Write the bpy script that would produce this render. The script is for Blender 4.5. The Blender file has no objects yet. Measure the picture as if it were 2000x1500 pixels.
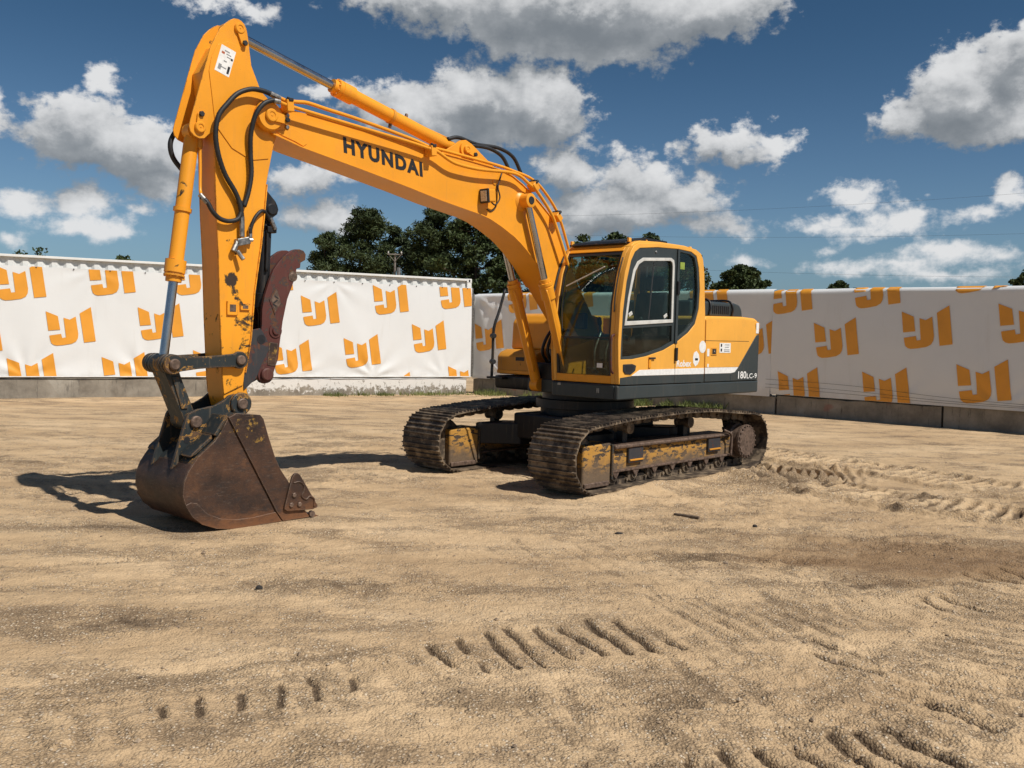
import bpy, bmesh, math, random
import numpy as np
from mathutils import Vector, Matrix, Euler
from mathutils.geometry import delaunay_2d_cdt

SC = bpy.context.scene
COL = SC.collection
rnd = random.Random(7)
R = math.radians

# ------------------------------------------------------------------ camera
CAM_H, PITCH, ROLL = 1.80, R(3.02), R(1.37)
f0 = Vector((0, math.cos(PITCH), -math.sin(PITCH)))
r0 = Vector((1, 0, 0))
u0 = Vector((0, math.sin(PITCH), math.cos(PITCH)))
cr = r0 * math.cos(ROLL) + u0 * math.sin(ROLL)
cu = u0 * math.cos(ROLL) - r0 * math.sin(ROLL)
cam = bpy.data.cameras.new('camera')
cam.sensor_fit = 'HORIZONTAL'
cam.sensor_width = 36.0
cam.lens = 36.0 * 1820.0 / 2000.0
cam.clip_end = 6000
cam_ob = bpy.data.objects.new('camera', cam)
m3 = Matrix((cr, cu, -f0)).transposed()
cam_ob.matrix_world = Matrix.Translation((0, 0, CAM_H)) @ m3.to_4x4()
COL.objects.link(cam_ob)
SC.camera = cam_ob

# ------------------------------------------------------------------ light
SUN_AZ, SUN_EL = R(127.0), R(51.0)          # azimuth clockwise from +Y
sun_dir = Vector((math.sin(SUN_AZ) * math.cos(SUN_EL), math.cos(SUN_AZ) * math.cos(SUN_EL), math.sin(SUN_EL)))
sl = bpy.data.lights.new('sun', 'SUN')
sl.energy = 4.8
sl.angle = R(0.53)
sl.color = (1.0, 0.955, 0.885)
so = bpy.data.objects.new('sun', sl)
so.rotation_euler = sun_dir.to_track_quat('Z', 'Y').to_euler()
so.location = (20, -15, 40)
COL.objects.link(so)
SC.view_settings.view_transform = 'Standard'
SC.view_settings.look = 'None'
SC.view_settings.exposure = 0.0
SC.view_settings.gamma = 1.0
SC.view_settings.use_curve_mapping = False
SC.cycles.max_bounces = 8
SC.cycles.transparent_max_bounces = 12
SC.cycles.use_adaptive_sampling = True


class NT:
    """short-hand for building node trees"""
    def __init__(self, tree):
        self.t = tree
        self.t.nodes.clear()

    def n(self, kind, **kw):
        nd = self.t.nodes.new(kind)
        for k, v in kw.items():
            setattr(nd, k, v)
        return nd

    def link(self, a, b):
        self.t.links.new(a, b)

    def put(self, sock, val):
        if isinstance(val, bpy.types.NodeSocket):
            self.t.links.new(val, sock)
        elif val is not None:
            sock.default_value = val

    def math(self, op, a, b=None, c=None, clamp=False):
        nd = self.n('ShaderNodeMath', operation=op, use_clamp=clamp)
        for i, v in enumerate((a, b, c)):
            if v is not None:
                self.put(nd.inputs[i], v)
        return nd.outputs[0]

    def vec(self, op, a, b=None, c=None, scale=None):
        nd = self.n('ShaderNodeVectorMath', operation=op)
        for i, v in enumerate((a, b, c)):
            if v is not None:
                self.put(nd.inputs[i], v)
        if scale is not None:
            self.put(nd.inputs['Scale'], scale)
        return nd.outputs['Value'] if op in ('LENGTH', 'DOT_PRODUCT', 'DISTANCE') else nd.outputs[0]

    def noise(self, vec, scale, detail=4.0, rough=0.55, dist=0.0, color=False):
        nd = self.n('ShaderNodeTexNoise')
        if vec is not None:
            self.put(nd.inputs['Vector'], vec)
        nd.inputs['Scale'].default_value = scale
        nd.inputs['Detail'].default_value = detail
        nd.inputs['Roughness'].default_value = rough
        nd.inputs['Distortion'].default_value = dist
        return nd.outputs['Color'] if color else nd.outputs[0]

    def voro(self, vec, scale, feature='F1', out='Distance', rand=1.0):
        nd = self.n('ShaderNodeTexVoronoi', feature=feature)
        self.put(nd.inputs['Vector'], vec)
        nd.inputs['Scale'].default_value = scale
        nd.inputs['Randomness'].default_value = rand
        return nd.outputs[out]

    def ramp(self, fac, stops, interp='LINEAR'):
        nd = self.n('ShaderNodeValToRGB')
        cr_ = nd.color_ramp
        cr_.interpolation = interp
        while len(cr_.elements) < len(stops):
            cr_.elements.new(0.5)
        for e, (p, c) in zip(cr_.elements, stops):
            e.position = p
            e.color = (c, c, c, 1) if not hasattr(c, '__len__') else (*c[:3], 1)
        self.put(nd.inputs[0], fac)
        return nd.outputs[0]

    def smooth(self, x, lo, hi, a=0.0, b=1.0):
        nd = self.n('ShaderNodeMapRange', interpolation_type='SMOOTHSTEP')
        self.put(nd.inputs[0], x)
        nd.inputs[1].default_value = lo
        nd.inputs[2].default_value = hi
        nd.inputs[3].default_value = a
        nd.inputs[4].default_value = b
        return nd.outputs[0]

    def mix(self, fac, a, b, blend='MIX'):
        nd = self.n('ShaderNodeMix', data_type='RGBA', blend_type=blend)
        self.put(nd.inputs[0], fac)
        for i, v in ((6, a), (7, b)):
            if isinstance(v, (tuple, list)):
                v = (*v[:3], 1)
            self.put(nd.inputs[i], v)
        return nd.outputs[2]

    def bump(self, h, strength=0.5, dist=0.01, normal=None):
        nd = self.n('ShaderNodeBump')
        nd.inputs['Strength'].default_value = strength
        nd.inputs['Distance'].default_value = dist
        self.put(nd.inputs['Height'], h)
        if normal is not None:
            self.put(nd.inputs['Normal'], normal)
        return nd.outputs[0]

    def scaled(self, vec, s):
        return self.vec('MULTIPLY', vec, s)

    def sep(self, v):
        nd = self.n('ShaderNodeSeparateXYZ')
        self.put(nd.inputs[0], v)
        return nd.outputs

    def comb(self, x, y, z):
        nd = self.n('ShaderNodeCombineXYZ')
        for i, v in enumerate((x, y, z)):
            self.put(nd.inputs[i], v)
        return nd.outputs[0]


# ------------------------------------------------------------------ sky
world = bpy.data.worlds.new('World')
SC.world = world
world.use_nodes = True
T = NT(world.node_tree)
sky = T.n('ShaderNodeTexSky', sky_type='NISHITA', sun_disc=False, sun_elevation=SUN_EL,
          sun_rotation=SUN_AZ, altitude=300.0, air_density=1.0, dust_density=0.35, ozone_density=2.0)
dirv = T.vec('NORMALIZE', T.n('ShaderNodeTexCoord').outputs['Generated'])
dx, dy, dz = T.sep(dirv)
az = T.math('MULTIPLY', T.math('ARCTAN2', dx, dy), 57.2958)
el = T.math('MULTIPLY', T.math('ARCSINE', dz), 57.2958)
pos = T.comb(az, el, 0.0)
# billowing: the lookup position is pushed about by noise
wv = T.scaled(pos, (1.0, 1.25, 1.0))
warp = T.noise(wv, 0.30, 9.0, 0.60, color=True)
warp = T.vec('MULTIPLY', T.vec('SUBTRACT', warp, (0.5, 0.5, 0.5)), (4.6, 3.8, 0.0))
warp = T.vec('SCALE', warp, scale=T.smooth(el, 3.0, 13.0, 0.34, 1.0))      # far clouds look smaller
posw = T.vec('ADD', pos, warp)

# cumulus heaps as (azimuth, elevation, half width, half height) in degrees
CLOUDS = [
    (3.5, 18.9, 9.94, 2.26), (-5.2, 19.1, 5.23, 1.33), (11.0, 18.7, 4.38, 1.71), (3.5, 16.8, 5.80, 1.05), (-1.6, 13.6, 4.65, 2.06),
    (1.6, 13.4, 2.63, 2.06), (-6.0, 13.0, 4.01, 1.58), (-10.8, 13.6, 1.65, 0.85), (-0.1, 14.9, 2.32, 1.08), (-1.6, 11.7, 5.28, 0.76),
    (-24.8, 11.1, 2.22, 1.46), (-24.0, 10.1, 3.73, 1.57), (-21.4, 9.8, 2.33, 1.52), (-21.1, 8.1, 1.65, 0.98), (-23.6, 13.2, 1.10, 0.69),
    (-28.8, 11.4, 0.92, 0.98), (-28.6, 10.2, 0.43, 0.65), (-27.8, 6.4, 1.49, 0.70), (-24.9, 6.8, 1.51, 0.83), (-24.6, 5.5, 2.10, 0.61),
    (-21.9, 6.5, 0.65, 0.45), (-23.4, 5.1, 1.22, 0.51), (-28.3, 4.4, 0.68, 0.41), (-12.6, 9.0, 2.40, 0.94), (-11.5, 6.7, 2.72, 0.84),
    (3.1, 9.9, 2.01, 1.25), (7.4, 9.6, 2.28, 1.24), (10.2, 8.4, 2.54, 1.07), (6.0, 7.8, 4.58, 1.35), (12.1, 6.8, 2.22, 0.60),
    (3.8, 6.5, 1.86, 0.55), (12.8, 11.4, 1.99, 1.15), (15.1, 11.2, 1.21, 1.02), (10.1, 11.2, 0.78, 0.35), (25.6, 13.4, 3.06, 2.20),
    (27.6, 15.2, 1.44, 1.63), (24.3, 14.3, 1.52, 1.25), (22.6, 12.4, 1.95, 1.21), (26.9, 11.8, 2.88, 1.10), (21.5, 13.2, 0.59, 0.49),
    (19.6, 8.4, 1.59, 0.74), (18.5, 6.8, 1.28, 0.49), (22.3, 7.1, 1.71, 0.68), (20.7, 6.6, 2.81, 0.40), (25.9, 7.3, 1.12, 0.41),
    (28.0, 8.2, 0.96, 0.70), (24.5, 5.2, 2.41, 0.53), (22.4, 4.6, 2.11, 0.40), (19.4, 4.4, 1.65, 0.35), (18.5, 5.4, 0.50, 0.29),
    (13.9, 4.8, 1.11, 0.36), (27.3, 4.9, 1.34, 0.27), (24.8, 4.0, 2.89, 0.31), (-17.3, 18.1, 2.71, 0.62), (6.8, 11.0, 1.22, 0.29),
]

def heap_field(p, items):
    acc = None
    for (a_, e_, w_, h_) in items:
        w_, h_ = w_ * 1.10 + 0.08, h_ * 1.12 + 0.06
        q = T.vec('MULTIPLY_ADD', p, (1 / w_, 1 / h_, 0), (-a_ / w_, -e_ / h_, 0))
        sd = T.math('MULTIPLY_ADD', T.vec('LENGTH', q), h_, -h_)
        acc = sd if acc is None else T.math('SMOOTH_MIN', acc, sd, 0.6)
    return acc


sd0 = heap_field(posw, CLOUDS)
# the same broken cumulus goes on round the rest of the sky
beyond = T.math('MULTIPLY', T.smooth(T.math('ABSOLUTE', az), 37.0, 31.0), T.smooth(el, 27.0, 22.0))
sdo = T.math('MULTIPLY', T.math('SUBTRACT', 0.62, T.noise(T.scaled(posw, (0.6, 1.0, 1.0)), 0.11, 3.0, 0.5)), 16.0)
sd0 = T.math('MINIMUM', sd0, T.math('MULTIPLY_ADD', beyond, 40.0, sdo))
sd1 = heap_field(T.vec('ADD', posw, (0.45, 1.25, 0.0)), [c for c in CLOUDS if c[2] * c[3] > 2.2])
fine = T.noise(T.scaled(pos, (1.0, 1.3, 1.0)), 0.85, 9.0, 0.60)
puff = T.math('MULTIPLY', T.math('SUBTRACT', fine, 0.5), T.smooth(el, 3.0, 13.0, 1.3, 2.4))
dens = T.math('SUBTRACT', puff, sd0)
alpha = T.smooth(dens, -0.16, 0.52)
lit = T.math('ADD', T.math('SUBTRACT', sd1, sd0), T.math('MULTIPLY', puff, 0.9))
lit = T.math('SUBTRACT', lit, T.math('MULTIPLY', T.smooth(dens, 0.6, 2.2), 0.75))
lit = T.math('ADD', lit, T.math('MULTIPLY', T.math('SUBTRACT', T.noise(wv, 0.45, 6.0, 0.6), 0.5), 2.6))
ccol = T.ramp(T.smooth(lit, -1.7, 1.7), [(0.0, (0.235, 0.262, 0.290)), (0.38, (0.36, 0.385, 0.41)), (0.64, (0.60, 0.615, 0.63)), (1.0, (0.90, 0.905, 0.91))])
alpha = T.math('MULTIPLY', alpha, 0.96)
alpha = T.math('MULTIPLY', alpha, T.smooth(el, 0.0, 2.0))
bg1 = T.n('ShaderNodeBackground')
# clear dry air: the blue deepens away from the horizon
deep = T.mix(T.smooth(el, 5.0, 20.0), (0.82, 1.02, 1.18), (0.45, 0.71, 0.86))
deep = T.mix(T.smooth(el, 0.0, 6.0), (0.58, 0.78, 1.08), deep)
skyc = T.mix(1.0, sky.outputs[0], deep, 'MULTIPLY')
T.put(bg1.inputs[0], skyc)
bg1.inputs[1].default_value = 0.055
bg2 = T.n('ShaderNodeBackground')
T.put(bg2.inputs[0], ccol)
bg2.inputs[1].default_value = 0.85
ms = T.n('ShaderNodeMixShader')
T.put(ms.inputs[0], alpha)
T.link(bg1.outputs[0], ms.inputs[1])
T.link(bg2.outputs[0], ms.inputs[2])
wo = T.n('ShaderNodeOutputWorld')
T.link(ms.outputs[0], wo.inputs[0])
world.cycles.sampling_method = 'MANUAL'
world.cycles.sample_map_resolution = 512


# ------------------------------------------------------------------ materials
MATS = {}


def material(name, build):
    m = bpy.data.materials.new(name)
    m.use_nodes = True
    t = NT(m.node_tree)
    out = t.n('ShaderNodeOutputMaterial')
    bs = t.n('ShaderNodeBsdfPrincipled')
    t.link(bs.outputs[0], out.inputs[0])
    co = t.n('ShaderNodeTexCoord').outputs['Object']
    kw = build(t, co, bs, out) or {}
    for k, v in kw.items():
        t.put(bs.inputs[k], (*v[:3], 1) if isinstance(v, tuple) and len(v) == 3 else v)
    MATS[name] = m
    return m


def plain(name, col, rough=0.5, metal=0.0, bump=0.0, var=0.25, scale=6.0):
    def b(t, co, bs, out):
        n = t.noise(co, scale, 5.0, 0.6)
        c = t.mix(t.smooth(n, 0.3, 0.7), tuple(x * (1 - var) for x in col), tuple(min(1, x * (1 + var * 0.6)) for x in col))
        kw = {'Base Color': c, 'Roughness': t.math('MULTIPLY_ADD', n, 0.25, rough - 0.1), 'Metallic': metal}
        if bump:
            kw['Normal'] = t.bump(t.noise(co, 45.0, 4.0, 0.6), bump, 0.004)
        return kw
    return material(name, b)


def paint(name, col, under, wear, rust, rough=0.38, edge=0.0, low_wear=False, dust=0.25, vert=1.0, spots=(), mud=None):
    """old machine paint: fading, dust, chips to an undercoat and to rusty steel"""
    def b(t, co, bs, out):
        big = t.noise(co, 1.3, 4.0, 0.6)
        base = t.mix(t.smooth(big, 0.3, 0.75), tuple(x * 0.9 for x in col), tuple(min(1, x * 1.05) for x in col))
        # faint vertical streaks of washed down dirt
        st = t.noise(t.scaled(co, (9.0, 9.0, 0.9)), 2.2, 5.0, 0.65)
        base = t.mix(t.math('MULTIPLY', t.smooth(st, 0.52, 0.8), dust), base, (0.20, 0.145, 0.09))
        # dust film, smudges and fine specks
        sm = t.noise(co, 3.4, 7.0, 0.7)
        base = t.mix(t.math('MULTIPLY', t.smooth(sm, 0.50, 0.72), 0.20), base, tuple(0.55 * x + 0.05 for x in col))
        base = t.mix(t.math('MULTIPLY', t.smooth(t.noise(co, 48.0, 4.0, 0.7), 0.66, 0.74), 0.55), base, (0.10, 0.06, 0.03))
        ch = t.noise(t.scaled(co, (1.0, 1.0, vert)), 7.0, 9.0, 0.68, 0.4)
        thr = wear
        if low_wear:
            z = t.sep(co)[2]
            thr = t.math('ADD', wear, t.smooth(z, 0.9, 2.6, -0.085, 0.03))
        if edge > 0:
            bv = t.n('ShaderNodeBevel', samples=4)
            bv.inputs['Radius'].default_value = edge
            geo = t.n('ShaderNodeNewGeometry')
            e = t.math('SUBTRACT', 1.0, t.vec('DOT_PRODUCT', bv.outputs[0], geo.outputs['Normal']))
            e = t.math('MULTIPLY', t.smooth(e, 0.01, 0.16), 0.26)
            ch = t.math('ADD', ch, t.math('MULTIPLY', e, t.smooth(t.noise(co, 11.0, 6.0, 0.7), 0.36, 0.6)))
        for (su_, sz_, sr_, sa_) in spots:
            q = t.vec('LENGTH', t.vec('MULTIPLY_ADD', co, (1 / sr_, 0.0, 1 / sr_), (-su_ / sr_, 0.0, -sz_ / sr_)))
            ch = t.math('ADD', ch, t.smooth(q, 1.25, 0.25, 0.0, sa_))
        m1 = t.smooth(t.math('SUBTRACT', ch, thr), 0.0, 0.012)
        m2 = t.smooth(t.math('SUBTRACT', ch, t.math('ADD', thr, 0.02)), 0.0, 0.03)
        base = t.mix(m1, base, under)
        rc = t.mix(t.noise(co, 30.0, 5.0, 0.7), tuple(x * 0.55 for x in rust), rust)
        base = t.mix(m2, base, rc)
        if mud:
            z = t.sep(co)[2]
            mm = t.smooth(t.math('ADD', z, t.math('MULTIPLY', t.math('SUBTRACT', t.noise(co, 4.5, 6.0, 0.65), 0.5), 0.5)), mud[1], mud[0])
            mc = t.mix(t.noise(co, 40.0, 5.0, 0.7), (0.075, 0.050, 0.032), (0.21, 0.145, 0.09))
            base = t.mix(mm, base, mc)
        hgt = t.math('SUBTRACT', t.math('MULTIPLY', t.noise(co, 60.0, 3.0), 0.12), m1)
        ro = t.math('ADD', t.math('MULTIPLY', m1, 0.35), t.math('MULTIPLY_ADD', big, 0.2, rough - 0.1))
        return {'Base Color': base, 'Roughness': ro, 'Normal': t.bump(hgt, 0.35, 0.003), 'Specular IOR Level': 0.35}
    return material(name, b)


YEL = (0.83, 0.335, 0.022)
paint('yellow_paint', YEL, (0.20, 0.085, 0.02), 0.71, (0.05, 0.03, 0.02), dust=0.14)
paint('faded_paint', (0.82, 0.395, 0.060), (0.25, 0.11, 0.03), 0.735, (0.06, 0.035, 0.022), rough=0.42, dust=0.10)
paint('yellow_paint_worn', YEL, (0.34, 0.16, 0.012), 0.645, (0.055, 0.033, 0.022), low_wear=True, dust=0.2, edge=0.014,
      spots=((5.36, 2.55, 0.13, 0.13), (5.40, 2.250, 0.085, 0.24), (5.33, 2.11, 0.09, 0.12), (5.25, 1.86, 0.12, 0.20), (5.43, 1.80, 0.07, 0.07), (5.24, 2.05, 0.08, 0.10), (5.30, 1.56, 0.16, 0.09), (5.33, 3.72, 0.16, 0.09), (5.84, 3.02, 0.12, 0.13), (5.80, 2.75, 0.10, 0.09), (5.45, 4.50, 0.10, 0.10)))
paint('yellow_paint_dusty', (0.62, 0.27, 0.03), (0.25, 0.12, 0.03), 0.66, (0.05, 0.03, 0.02), rough=0.5, dust=0.4)
paint('dark_paint', (0.022, 0.028, 0.030), (0.40, 0.21, 0.045), 0.575, (0.13, 0.075, 0.042), rough=0.52, edge=0.030, dust=0.75)
paint('track_frame_paint', (0.46, 0.235, 0.045), (0.040, 0.047, 0.048), 0.515, (0.095, 0.063, 0.040), rough=0.8, dust=0.9, vert=2.6, mud=(0.16, 0.42))
paint('charcoal_paint', (0.036, 0.046, 0.048), (0.06, 0.07, 0.07), 0.74, (0.10, 0.07, 0.05), rough=0.42, dust=0.18)
paint('thumb_steel', (0.095, 0.030, 0.024), (0.050, 0.046, 0.046), 0.535, (0.14, 0.062, 0.032), rough=0.6, dust=0.45)
paint('bracket_paint', (0.040, 0.040, 0.044), (0.10, 0.036, 0.028), 0.56, (0.12, 0.06, 0.035), rough=0.5, dust=0.3)
paint('black_paint', (0.014, 0.015, 0.017), (0.05, 0.05, 0.05), 0.70, (0.07, 0.05, 0.04), rough=0.45, dust=0.3)
plain('rubber', (0.013, 0.013, 0.014), 0.55, var=0.4, scale=14)
plain('black_plastic', (0.02, 0.021, 0.023), 0.5, var=0.3)
plain('dark_cloth', (0.022, 0.024, 0.030), 0.85, var=0.4, scale=15)
plain('chrome', (0.46, 0.46, 0.48), 0.2, 1.0, var=0.1)
plain('fitting_steel', (0.36, 0.35, 0.33), 0.42, 1.0, var=0.4, scale=30)
plain('pin_steel', (0.17, 0.115, 0.085), 0.55, 0.4, var=0.5, scale=25, bump=0.3)
plain('white_decal', (0.78, 0.77, 0.74), 0.45, var=0.1, scale=20)
plain('white_trim', (0.58, 0.57, 0.53), 0.45, var=0.15, scale=10)
plain('black_ink', (0.012, 0.012, 0.014), 0.5, var=0.2, scale=20)
plain('grey_ink', (0.25, 0.25, 0.25), 0.5, var=0.2, scale=20)
plain('red_ink', (0.45, 0.10, 0.03), 0.5, var=0.2, scale=20)
plain('seam_dark', (0.03, 0.022, 0.015), 0.7, var=0.2)
plain('lamp_lens', (0.50, 0.50, 0.48), 0.25, 0.0, var=0.3, scale=60)
plain('green_tape', (0.25, 0.33, 0.05), 0.6)


def _rust(t, co, bs, out):
    n1 = t.noise(co, 2.6, 7.0, 0.66)
    n2 = t.noise(t.scaled(co, (1.0, 1.0, 2.2)), 8.0, 8.0, 0.72)
    n3 = t.noise(co, 60.0, 5.0, 0.72)
    sc_ = t.noise(t.scaled(co, (2.0, 2.0, 14.0)), 5.0, 6.0, 0.7)         # rubbed scratches
    c = t.ramp(n1, [(0.30, (0.018, 0.011, 0.009)), (0.47, (0.042, 0.023, 0.016)), (0.60, (0.078, 0.038, 0.022)), (0.75, (0.14, 0.064, 0.030))])
    c = t.mix(t.math('MULTIPLY', t.smooth(n2, 0.50, 0.66), 0.65), c, (0.030, 0.022, 0.020))
    c = t.mix(t.math('MULTIPLY', t.smooth(sc_, 0.57, 0.68), 0.45), c, (0.16, 0.115, 0.085))
    c = t.mix(t.math('MULTIPLY', t.smooth(n3, 0.53, 0.72), 0.32), c, (0.20, 0.10, 0.048))
    z = t.sep(co)[2]
    c = t.mix(t.math('MULTIPLY', t.smooth(t.math('ADD', z, t.math('MULTIPLY', n2, 0.35)), 0.36, 0.16), 0.65), c, (0.25, 0.105, 0.042))
    # leftovers of yellow paint high up on the sides
    yl = t.math('ADD', t.noise(co, 9.0, 8.0, 0.7), t.smooth(z, 0.45, 1.0, -0.12, 0.02))
    c = t.mix(t.math('MULTIPLY', t.smooth(yl, 0.575, 0.62), 0.75), c, (0.38, 0.22, 0.04))
    bv = t.n('ShaderNodeBevel', samples=4)
    bv.inputs['Radius'].default_value = 0.016
    geo = t.n('ShaderNodeNewGeometry')
    e = t.smooth(t.math('SUBTRACT', 1.0, t.vec('DOT_PRODUCT', bv.outputs[0], geo.outputs['Normal'])), 0.02, 0.2)
    c = t.mix(t.math('MULTIPLY', e, t.smooth(n2, 0.38, 0.6, 0.15, 0.8)), c, (0.34, 0.25, 0.18))
    return {'Base Color': c, 'Roughness': t.math('MULTIPLY_ADD', n2, 0.35, 0.36), 'Metallic': 0.2,
            'Normal': t.bump(t.math('ADD', n3, t.math('MULTIPLY', n2, 0.8)), 0.5, 0.005)}


material('rusty_steel', _rust)


def _tracksteel(t, co, bs, out):
    co = t.n('ShaderNodeNewGeometry').outputs['Position']       # so that no two shoes wear alike
    n1 = t.noise(co, 6.0, 6.0, 0.65)
    n2 = t.noise(co, 40.0, 5.0, 0.7)
    c = t.ramp(n2, [(0.3, (0.035, 0.025, 0.018)), (0.55, (0.078, 0.058, 0.042)), (0.8, (0.15, 0.115, 0.085))])
    c = t.mix(t.math('MULTIPLY', t.smooth(n1, 0.44, 0.60), 0.80), c, (0.25, 0.185, 0.12))
    return {'Base Color': c, 'Roughness': 0.62, 'Metallic': t.math('SUBTRACT', 0.35, t.math('MULTIPLY', t.smooth(n1, 0.5, 0.62), 0.35)),
            'Normal': t.bump(n2, 0.5, 0.006)}


material('track_steel', _tracksteel)


def _glass(tint, refl):
    def b(t, co, bs, out):
        tr = t.n('ShaderNodeBsdfTransparent')
        tr.inputs[0].default_value = (*tint, 1)
        gl = t.n('ShaderNodeBsdfGlossy')
        gl.inputs['Color'].default_value = (0.9, 0.9, 0.9, 1)
        gl.inputs['Roughness'].default_value = 0.03
        lw = t.n('ShaderNodeLayerWeight')
        lw.inputs['Blend'].default_value = 0.5
        fr = t.math('MULTIPLY_ADD', t.math('POWER', lw.outputs['Facing'], 5.0), 0.95, 0.028)
        df = t.n('ShaderNodeBsdfDiffuse')
        df.inputs[0].default_value = (0.16, 0.15, 0.13, 1)
        dirt = t.math('MULTIPLY', t.smooth(t.noise(co, 5.0, 7.0, 0.7), 0.4, 0.9), refl)
        m1 = t.n('ShaderNodeMixShader')
        t.link(dirt, m1.inputs[0])
        t.link(tr.outputs[0], m1.inputs[1])
        t.link(df.outputs[0], m1.inputs[2])
        m2 = t.n('ShaderNodeMixShader')
        t.link(fr, m2.inputs[0])
        t.link(m1.outputs[0], m2.inputs[1])
        t.link(gl.outputs[0], m2.inputs[2])
        t.link(m2.outputs[0], out.inputs[0])
    return b


material('cab_glass', _glass((0.74, 0.83, 0.80), 0.04))
material('dusty_glass', _glass((0.62, 0.66, 0.60), 0.16))


# ------------------------------------------------------------------ mesh helpers
def link(ob, parent=None):
    COL.objects.link(ob)
    if parent is not None:
        ob.parent = parent
    return ob


def from_data(name, verts, faces, m, parent=None, smooth=False):
    me = bpy.data.meshes.new(name)
    me.from_pydata([tuple(v) for v in verts], [], faces)
    me.update()
    if smooth:
        me.shade_smooth()
    me.materials.append(MATS[m])
    return link(bpy.data.objects.new(name, me), parent)


def from_bm(name, bm, m, parent=None, bevel=0.0, smooth_angle=32):
    bmesh.ops.recalc_face_normals(bm, faces=bm.faces)
    for f in bm.faces:
        f.smooth = True
    for e in bm.edges:
        if len(e.link_faces) == 2 and e.calc_face_angle(0.0) > R(smooth_angle):
            e.smooth = False
    me = bpy.data.meshes.new(name)
    bm.to_mesh(me)
    bm.free()
    me.materials.append(MATS[m])
    ob = link(bpy.data.objects.new(name, me), parent)
    if bevel > 0:
        md = ob.modifiers.new('edge', 'BEVEL')
        md.width = bevel
        md.segments = 2
        md.limit_method = 'ANGLE'
        md.angle_limit = R(smooth_angle)
        md.harden_normals = True
    return ob


def empty(name, loc=(0, 0, 0), parent=None, rz=0.0):
    o = bpy.data.objects.new(name, None)
    o.empty_display_size = 0.3
    o.location = loc
    o.rotation_euler = (0, 0, rz)
    return link(o, parent)


def tag(o, label=None, cat=None, group=None, kind=None):
    for k, v in (('label', label), ('category', cat), ('group', group), ('kind', kind)):
        if v:
            o[k] = v
    return o


def ext(name, poly, v0, v1, m, parent=None, bevel=0.004, axis='v'):
    """extrude a side profile (u, z) between two lateral offsets (axis v), or a plan (u, v) between two heights (axis z)"""
    bm = bmesh.new()
    mk = (lambda a, b, c: (a, c, b)) if axis == 'v' else (lambda a, b, c: (a, b, c))
    lo = [bm.verts.new(mk(a, b, v0)) for a, b in poly]
    hi = [bm.verts.new(mk(a, b, v1)) for a, b in poly]
    bm.faces.new(lo)
    bm.faces.new(hi[::-1])
    n = len(poly)
    for i in range(n):
        bm.faces.new((lo[i], lo[(i + 1) % n], hi[(i + 1) % n], hi[i]))
    return from_bm(name, bm, m, parent, bevel)


def box(name, c, s, m, parent=None, bevel=0.004, rot=None):
    bm = bmesh.new()
    bmesh.ops.create_cube(bm, size=1.0)
    M_ = Matrix.Diagonal((*s, 1.0))
    if rot is not None:
        M_ = rot.to_4x4() @ M_
    bmesh.ops.transform(bm, matrix=Matrix.Translation(c) @ M_, verts=bm.verts)
    return from_bm(name, bm, m, parent, bevel)


def lathe(name, p0, p1, prof, m, parent=None, seg=24, bevel=0.0):
    """prof: (distance along p0->p1 in metres, radius)"""
    p0, p1 = Vector(p0), Vector(p1)
    ax = (p1 - p0).normalized()
    a = ax.orthogonal().normalized()
    b = ax.cross(a)
    bm = bmesh.new()
    rings = []
    for t_, r_ in prof:
        rings.append([bm.verts.new(p0 + ax * t_ + (a * math.cos(2 * math.pi * k / seg) + b * math.sin(2 * math.pi * k / seg)) * r_) for k in range(seg)])
    for q, w in zip(rings, rings[1:]):
        for k in range(seg):
            bm.faces.new((q[k], q[(k + 1) % seg], w[(k + 1) % seg], w[k]))
    bm.faces.new(rings[0][::-1])
    bm.faces.new(rings[-1])
    return from_bm(name, bm, m, parent, bevel)


def rod(name, p0, p1, r, m, parent=None, seg=20, bevel=0.004):
    L = (Vector(p1) - Vector(p0)).length
    c = min(bevel, r * 0.4, L * 0.3)
    return lathe(name, p0, p1, [(0, r - c), (c, r), (L - c, r), (L, r - c)], m, parent, seg)


def crom(pts, n=8):
    pts = [Vector(p) for p in pts]
    P = [pts[0] * 2 - pts[1]] + pts + [pts[-1] * 2 - pts[-2]]
    out = []
    for i in range(1, len(P) - 2):
        a, b, c, d = P[i - 1:i + 3]
        for k in range(n):
            t_ = k / n
            out.append(0.5 * ((2 * b) + (c - a) * t_ + (2 * a - 5 * b + 4 * c - d) * t_ ** 2 + (3 * b - a - 3 * c + d) * t_ ** 3))
    out.append(pts[-1])
    return out


def tube(name, pts, r, m, parent=None, seg=10, n=6, smooth=True, ribs=0.0):
    pts = crom(pts, n) if smooth else [Vector(p) for p in pts]
    verts, faces = [], []
    nrm = None
    for i, p in enumerate(pts):
        tg = (pts[min(i + 1, len(pts) - 1)] - pts[max(i - 1, 0)]).normalized()
        nrm = tg.orthogonal().normalized() if nrm is None else (nrm - tg * nrm.dot(tg)).normalized()
        bn = tg.cross(nrm)
        rr = r * (1 + (ribs if i % 2 else 0))
        for k in range(seg):
            a = 2 * math.pi * k / seg
            verts.append(p + (nrm * math.cos(a) + bn * math.sin(a)) * rr)
    for i in range(len(pts) - 1):
        for k in range(seg):
            faces.append((i * seg + k, i * seg + (k + 1) % seg, (i + 1) * seg + (k + 1) % seg, (i + 1) * seg + k))
    faces.append(tuple(range(seg))[::-1])
    faces.append(tuple((len(pts) - 1) * seg + k for k in range(seg)))
    ob = from_data(name, verts, faces, m, parent, True)
    return ob


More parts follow.
